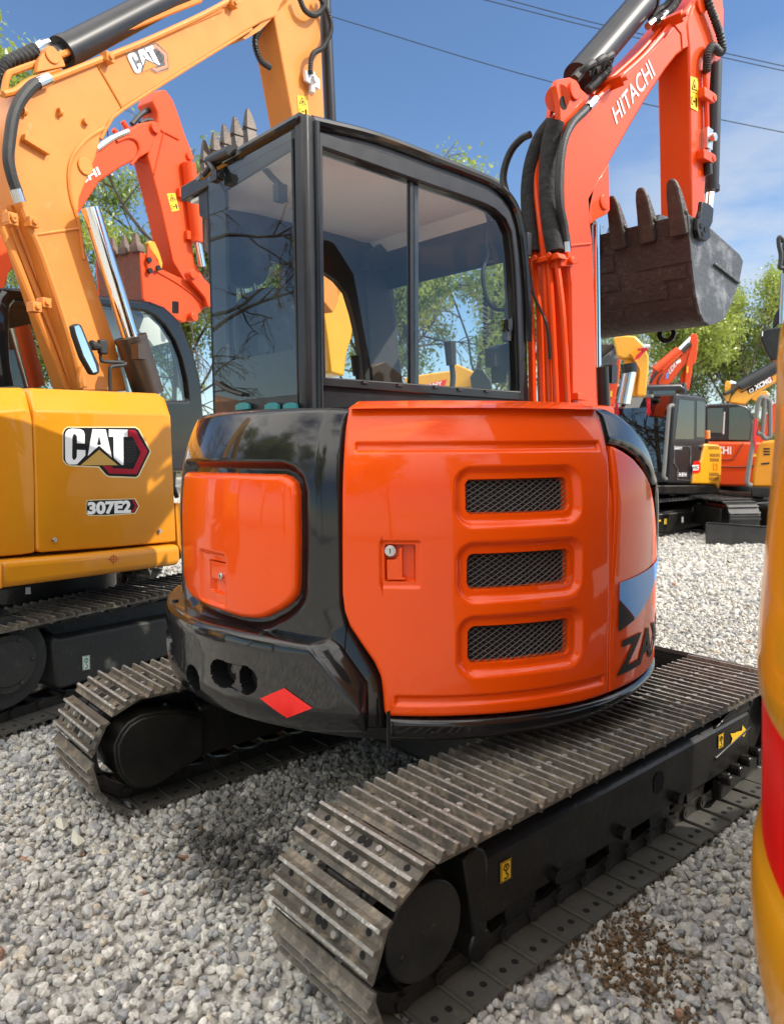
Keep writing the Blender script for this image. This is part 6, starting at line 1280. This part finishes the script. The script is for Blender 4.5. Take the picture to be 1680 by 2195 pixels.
# ================================================================== trees
def tree_mesh(seed, H=8.0, spread=2.4, leaves=7000, leaf=.11, sparse=False, droop=0.0):
    r = np.random.default_rng(seed); tr = MB(); tips = []
    def branch(p, d, L_, rad, lev):
        n = 5; P = [p]; q = p.copy(); dd = d.copy()
        for i in range(n):
            dd = unit(dd+r.normal(0, .13, 3)+np.array([0, 0, .05-droop*lev*.12])); q = q+dd*L_/n; P.append(q)
        for i in range(n):
            a, b = P[i], P[i+1]; tr.cyl(a, b, rad*(1-i/n*.55), rad*(1-(i+1)/n*.55), n=7 if lev == 0 else (5 if lev == 1 else 4), cap=False)
        if lev >= (4 if sparse else 3): tips.append((P[3], rad)); tips.append((P[-1], rad)); return
        k = {0: 9, 1: 6, 2: 4, 3: 3}[lev]
        for j in range(k):
            t = r.uniform(.25 if lev == 0 else .3, 1.0); i = min(int(t*n), n-1); b = P[i]*(1-(t*n-i))+P[i+1]*(t*n-i)
            az = r.uniform(0, 2*math.pi); u, v = frame(dd); tilt = r.uniform(.5, 1.05)
            nd = unit(dd*math.cos(tilt)+(u*math.cos(az)+v*math.sin(az))*math.sin(tilt))
            branch(b, nd, L_*r.uniform(.38, .58)*(1.15-.45*t if lev == 0 else 1), rad*(.5 if lev else .38), lev+1)
        if lev >= 1: tips.append((P[-1], rad))
    branch(np.zeros(3), np.array([0, 0, 1.0]), H*.82, H*.016, 0)
    T = np.array([t[0] for t in tips]); idx = r.integers(0, len(T), leaves)
    c = T[idx]+r.normal(0, .24 if not sparse else .08, (leaves, 3))*np.array([1, 1, .8])*H/8
    c = c[c[:, 2] > H*.16]; m = len(c)
    a = r.normal(0, 1, (m, 3)); a /= np.linalg.norm(a, axis=1)[:, None]; b = np.cross(a, r.normal(0, 1, (m, 3))); b /= np.linalg.norm(b, axis=1)[:, None]
    s = leaf*r.uniform(.6, 1.3, (m, 1)); v = np.stack([c-a*s, c+b*s*.45, c+a*s, c-b*s*.45], 1).reshape(-1, 3)
    me = bpy.data.meshes.new('crown'); me.from_pydata(v.tolist(), [], np.arange(4*m).reshape(m, 4).tolist())
    at = me.attributes.new('tone', 'FLOAT', 'FACE'); clump = np.array([hash((int(x*1.3), int(y*1.3), int(z*1.3))) % 997/997 for x, y, z in c]); at.data.foreach_set('value', np.clip(.7*clump+.3*r.random(m), 0, 1).astype(np.float32))
    return tr, me
def leafmat(name, ca, cb):
    m, N, L, p = newmat(name); out = N['Material Output']; N.remove(p)
    at = N.new('ShaderNodeAttribute'); at.attribute_name = 'tone'; rp = N.new('ShaderNodeValToRGB'); rp.color_ramp.elements[0].color = (*ca, 1); rp.color_ramp.elements[1].color = (*cb, 1)
    L(at.outputs['Fac'], rp.inputs[0]); d = N.new('ShaderNodeBsdfDiffuse'); t = N.new('ShaderNodeBsdfTranslucent'); g = N.new('ShaderNodeBsdfGlossy'); g.inputs['Roughness'].default_value = .35
    L(rp.outputs[0], d.inputs[0]); L(rp.outputs[0], t.inputs[0]); a = N.new('ShaderNodeMixShader'); a.inputs[0].default_value = .5; L(d.outputs[0], a.inputs[1]); L(t.outputs[0], a.inputs[2])
    b = N.new('ShaderNodeMixShader'); b.inputs[0].default_value = .06; L(a.outputs[0], b.inputs[1]); L(g.outputs[0], b.inputs[2]); L(b.outputs[0], out.inputs['Surface']); M[name] = m
leafmat('leaf', (.17,.25,.03), (.46,.52,.10)); leafmat('leaf_b', (.13,.20,.035), (.36,.42,.11))
mat('bark', (.09,.07,.05), .85, col2=(.05,.04,.03), nscale=8, bump=.5, bscale=30)
protos = []
for sd, H, nl, sp_arse, lm in ((11, 8, 24000, False, 'leaf'), (12, 8, 21000, False, 'leaf_b'), (23, 8, 150, True, 'leaf')):
    tr, me = tree_mesh(sd, H, leaves=nl, sparse=sp_arse, leaf=.078 if not sp_arse else .06, droop=.5 if sp_arse else 0)
    me.materials.append(M[lm]); tmesh = tr.build('trunk', 'bark', None, local=True); protos.append((tmesh.data, me)); bpy.data.objects.remove(tmesh)
def plant(pos, Ht, kind, label, rz, wide=1.0, group='trees along the far side of the yard'):
    o = thing('tree', label, 'tree', (pos[0], pos[1], -.03), group, rz); s = Ht/7.6
    for nm, me in (('trunk', protos[kind][0]), ('crown', protos[kind][1])):
        c = bpy.data.objects.new(nm, me); COL.objects.link(c); c.parent = o; c.scale = (s*wide, s*wide, s)
    return o
TL = [(-105, 110, 17, 0, 'tall leafy tree at the left edge, behind the yellow boom'), (70, 560, 24, 1, 'low green tree seen under the yellow boom beside the black cab roof'), (275, 335, 17, 2, 'sparse tree with thin drooping branches, seen between the yellow and orange booms'), (368, 530, 24, 0, 'bright green tree just behind the hanging orange arm'),
      (440, 455, 25, 1, 'thin green tree at the left edge of the rear cab window'), (560, 500, 23, 0, 'leafy tree seen through the tinted rear window'), (745, 500, 27, 1, 'green tree seen through the side window beside the yellow link'), (832, 285, 21, 2, 'tall tree whose bare twigs show over the cab roof'),
      (905, 480, 24, 0, 'bright tree seen left of the sliding post in the side window'), (1010, 520, 22, 0, 'broad tree filling the front half of the side window'), (1100, 600, 27, 1, 'green tree behind the cab front edge'), (1310, 720, 34, 1, 'low tree in the gap behind the orange boom foot'),
      (1425, 655, 27, 0, 'yellow-green tree under the lifted bucket, behind the lettered orange boom'), (1525, 690, 31, 1, 'dull green tree between the lettered boom and the black cab'), (1590, 628, 29, 0, 'tallest green tree on the right, over the far cabs'), (1660, 655, 33, 1, 'green tree at the right edge behind the hanging black bucket'), (1760, 640, 30, 0, 'tree beyond the right edge of the yard')]
for k, (x, ty, D, kind, lb) in enumerate(TL):
    p = gpt(D, x); plant(p, 1.45+(946-ty)/FPX*D, kind, lb, k*1.7, wide=.85 if kind != 2 else .8)
BT_ = [(-11, 8, 8, 0, 'bushy tree behind the photographer, mirrored in the orange rear cover'), (-18, 8, 8, 1, 'dull green tree farther behind the photographer'), (-9, 16, 8, 2, 'bare branching tree mirrored in the dark rear window'), (-6.5, 12.5, 7.5, 2, 'bare twiggy tree mirrored beside the seat in the rear window'),
       (-14, -3, 8, 1, 'tree well behind the photographer'), (-13, 2.5, 7.5, 0, 'round leafy tree straight behind the photographer'), (-11, -8, 8, 0, 'broad tree at the back corner behind the photographer'), (-6, -13, 7, 1, 'tree far back on the photographer\'s right')]
for k, (x, y, h, kind, lb) in enumerate(BT_):
    plant((x, y), h, kind, lb, k*2.1+.4, group='trees behind the photographer')
# undergrowth and far wood closing the view at the ends of the yard
def wood(name, D0, D1, h, n, size, half, label, base=0.0):
    r = np.random.default_rng(31); a = YAW+R_(half)*r.uniform(-1, 1, n); D = r.uniform(D0, D1, n); top = h*(.55+.25*np.sin(a*23)+.2*np.sin(a*61+1)); z = base+top*r.random(n)**.8
    c = np.column_stack([CAM[0]+D*np.cos(a), CAM[1]+D*np.sin(a), z]); u = r.normal(0, 1, (n, 3)); u /= np.linalg.norm(u, axis=1)[:, None]; b = np.cross(u, r.normal(0, 1, (n, 3))); b /= np.linalg.norm(b, axis=1)[:, None]; s = size*r.uniform(.6, 1.4, (n, 1))
    v = np.stack([c-u*s, c+b*s*.5, c+u*s, c-b*s*.5], 1).reshape(-1, 3); me = bpy.data.meshes.new(name); me.from_pydata(v.tolist(), [], np.arange(4*n).reshape(n, 4).tolist())
    at = me.attributes.new('tone', 'FLOAT', 'FACE'); at.data.foreach_set('value', (.3*r.random(n)+.35*(.5+.5*np.sin(c[:, 0]*1.7)*np.cos(c[:, 1]*1.3+c[:, 2]))).astype(np.float32)); me.materials.append(M['leaf_b'])
    o = bpy.data.objects.new(name, me); COL.objects.link(o); o['kind'] = 'stuff'; o['label'] = label
wood('undergrowth', 33, 42, 3.6, 42000, .2, 50, 'green bushes closing the far side of the yard below the trees')
# overhead wires
for k, (pts, lb) in enumerate((([(300,-90),(700,32),(1190,178),(1680,284),(1900,325)], 'lowest overhead wire, sloping down behind the boom'), ([(800,-60),(1040,0),(1300,66),(1680,152),(1900,195)], 'middle overhead wire above the boom bracket'), ([(900,-50),(1100,3),(1310,58),(1680,142),(1900,187)], 'uppermost thin overhead wire at the top right'))):
    f = MB(); f.tube(dp(pts, 'V', 30.0), .017, n=5, k=5); tag(f.build('power_line', 'rubber', None), lb, 'wire', 'overhead wires')

# ================================================================== ground and gravel
m, N, L, p = newmat('gravel_stone'); p.inputs['Roughness'].default_value = .85; p.inputs['Specular IOR Level'].default_value = .25
at = N.new('ShaderNodeAttribute'); at.attribute_name = 'stone'; tc = N.new('ShaderNodeTexCoord'); n1 = N.new('ShaderNodeTexNoise'); n1.inputs['Scale'].default_value = 70; n1.inputs['Detail'].default_value = 5; n1.inputs['Roughness'].default_value = .7
L(tc.outputs['Object'], n1.inputs['Vector']); mr = N.new('ShaderNodeMapRange'); mr.inputs['From Min'].default_value = .3; mr.inputs['From Max'].default_value = .7; mr.inputs['To Min'].default_value = .62; mr.inputs['To Max'].default_value = 1.25; L(n1.outputs[0], mr.inputs['Value'])
mu = N.new('ShaderNodeVectorMath'); mu.operation = 'SCALE'; L(at.outputs['Color'], mu.inputs[0]); L(mr.outputs[0], mu.inputs['Scale']); L(mu.outputs[0], p.inputs['Base Color'])
b = N.new('ShaderNodeBump'); b.inputs['Strength'].default_value = .5; b.inputs['Distance'].default_value = .004; n2 = N.new('ShaderNodeTexNoise'); n2.inputs['Scale'].default_value = 160; n2.inputs['Detail'].default_value = 4; L(tc.outputs['Object'], n2.inputs['Vector']); L(n2.outputs[0], b.inputs['Height']); L(b.outputs[0], p.inputs['Normal']); M['gravel_stone'] = m
m, N, L, p = newmat('ground_base'); p.inputs['Roughness'].default_value = .95; p.inputs['Specular IOR Level'].default_value = .15
tc = N.new('ShaderNodeTexCoord'); vo = N.new('ShaderNodeTexVoronoi'); vo.inputs['Scale'].default_value = 24; L(tc.outputs['Object'], vo.inputs['Vector'])
rp = N.new('ShaderNodeValToRGB'); e = rp.color_ramp.elements; e[0].color = (.26,.255,.24,1); e[1].color = (.60,.575,.52,1); e[1].position = 1; sx = N.new('ShaderNodeSeparateXYZ'); L(vo.outputs['Color'], sx.inputs[0]); L(sx.outputs[0], rp.inputs[0]); L(rp.outputs[0], p.inputs['Base Color'])
b = N.new('ShaderNodeBump'); b.inputs['Strength'].default_value = 1; b.inputs['Distance'].default_value = .02; b.invert = True; L(vo.outputs['Distance'], b.inputs['Height']); L(b.outputs[0], p.inputs['Normal']); M['ground_base'] = m
f = MB(); f.add([(-160, -160, -.034), (160, -160, -.034), (160, 160, -.034), (-160, 160, -.034)], [(0, 1, 2, 3)]); g = f.build('ground', 'ground_base', None, smooth=0); g['kind'] = 'structure'
def ico(sub):
    bm = bmesh.new(); bmesh.ops.create_icosphere(bm, subdivisions=sub, radius=1.0); V = np.array([v.co[:] for v in bm.verts]); F = np.array([[v.index for v in fc.verts] for fc in bm.faces]); bm.free(); return V, F
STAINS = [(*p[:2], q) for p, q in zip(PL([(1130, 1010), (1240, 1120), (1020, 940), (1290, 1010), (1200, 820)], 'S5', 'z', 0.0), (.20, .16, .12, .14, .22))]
def stones(name, pts, size, sub, label=None, palette=None, sink=.25, seed=1):
    r = np.random.default_rng(seed); V0, F0 = ico(sub); nvar = 24; var = []
    for k in range(nvar):
        V = V0.copy()
        for _ in range(9):       # chop flat facets off
            d = r.normal(0, 1, 3); d /= np.linalg.norm(d); h = r.uniform(.55, .9); pr = V@d; V = V-np.maximum(pr-h, 0)[:, None]*d
        V = V*(1+r.normal(0, .05, (len(V), 1))); var.append(V*np.array([1, r.uniform(.65, .95), r.uniform(.5, .8)]))
    var = np.array(var); n = len(pts); q = r.normal(0, 1, (n, 4)); q /= np.linalg.norm(q, axis=1)[:, None]; w, x, y, z = q.T
    Rm = np.stack([1-2*(y*y+z*z), 2*(x*y-z*w), 2*(x*z+y*w), 2*(x*y+z*w), 1-2*(x*x+z*z), 2*(y*z-x*w), 2*(x*z-y*w), 2*(y*z+x*w), 1-2*(x*x+y*y)], 1).reshape(n, 3, 3)
    s = size*np.clip(r.lognormal(0, .28, n), .5, 2.0)*.5; vs = np.einsum('nij,nkj->nki', Rm, var[r.integers(0, nvar, n)])*s[:, None, None]
    c = np.column_stack([pts, -.012-s*sink+r.uniform(-.012, .006, n)]); vs = (vs+c[:, None]).reshape(-1, 3); nf = len(F0); fs = (F0[None]+(np.arange(n)*len(V0))[:, None, None]).reshape(-1, 3)
    me = bpy.data.meshes.new(name); me.vertices.add(len(vs)); me.vertices.foreach_set('co', vs.ravel().astype(np.float32)); me.loops.add(fs.size); me.loops.foreach_set('vertex_index', fs.ravel().astype(np.int32)); me.polygons.add(len(fs)); me.polygons.foreach_set('loop_start', np.arange(0, fs.size, 3, dtype=np.int32)); me.update(calc_edges=True)
    P = np.array(palette or [(.50,.485,.445), (.46,.45,.425), (.57,.55,.495), (.40,.40,.395), (.48,.47,.435), (.53,.515,.47), (.33,.335,.34), (.62,.60,.55), (.53,.47,.38)]); wgt = np.ones(len(P)); wgt[-1] = .45; wgt /= wgt.sum()
    col = P[r.choice(len(P), n, p=wgt)]*r.uniform(.8, 1.2, (n, 1))
    if palette is None:
        rare = r.random(n) < .003; col[rare] = (.38, .22, .15)
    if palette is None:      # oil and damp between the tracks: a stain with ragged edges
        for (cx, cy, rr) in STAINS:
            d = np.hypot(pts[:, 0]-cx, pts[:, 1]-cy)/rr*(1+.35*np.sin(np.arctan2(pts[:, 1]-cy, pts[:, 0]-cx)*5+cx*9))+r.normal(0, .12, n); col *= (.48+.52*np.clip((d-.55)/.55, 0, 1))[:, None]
    ca = np.ones((len(fs), 4), np.float32); ca[:, :3] = np.repeat(col*.92, nf, 0); at = me.attributes.new('stone', 'FLOAT_COLOR', 'FACE'); at.data.foreach_set('color', ca.ravel())
    me.shade_flat(); me.materials.append(M['gravel_stone']); o = bpy.data.objects.new(name, me); COL.objects.link(o); o['kind'] = 'stuff'
    if label: o['label'] = label
    return o
r = np.random.default_rng(5)
def sector(r0, r1, dens, half=38):
    n = int(dens*R_(2*half)/2*(r1*r1-r0*r0)); rr = np.sqrt(r.uniform(r0*r0, r1*r1, n)); a = YAW+R_(half)*r.uniform(-1, 1, n); return np.column_stack([CAM[0]+rr*np.cos(a), CAM[1]+rr*np.sin(a)])
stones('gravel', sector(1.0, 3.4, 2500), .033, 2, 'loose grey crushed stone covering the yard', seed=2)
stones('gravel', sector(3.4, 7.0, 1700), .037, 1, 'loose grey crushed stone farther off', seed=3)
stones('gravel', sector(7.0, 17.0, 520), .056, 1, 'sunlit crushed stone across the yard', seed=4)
# brown soil spilt beside the right track
cen = PL([(960,1480),(1000,1560),(1060,1650),(900,1620),(1000,1750),(760,1640),(930,1540),(1040,1800),(820,1620)], 'S4', 'z', 0.0); pts = np.vstack([np.array([c[0], c[1]])+r.normal(0, .06, (150, 2)) for c in cen])
so_ = stones('soil', pts, .012, 1, 'brown crumbled soil spilt beside the right track', palette=[(.16,.10,.055), (.12,.075,.04), (.20,.13,.07), (.10,.07,.045)], sink=-.8, seed=6)
for pts, mtl, lb in (([(275,850),(330,845),(345,880),(320,905),(285,890)], 'scrap', 'crumpled pale plastic scrap on the gravel behind the left track'), ([(365,900),(395,930),(430,960),(390,985),(355,960)], 'scrap', 'torn folded plastic scrap nearer the camera than the other')):
    q = PL(pts, 'S5', 'z', .015); f = MB(); c = np.mean(q, axis=0)+np.array([0, 0, .02]); k = len(q); f.add(q+[c]+[p-np.array([0, 0, .003]) for p in q], [(i, (i+1) % k, k) for i in range(k)]+[(i, (i+1) % k, k+1+(i+1) % k, k+1+i) for i in range(k)]); tag(f.build('plastic_scrap', mtl, None), lb, 'litter')
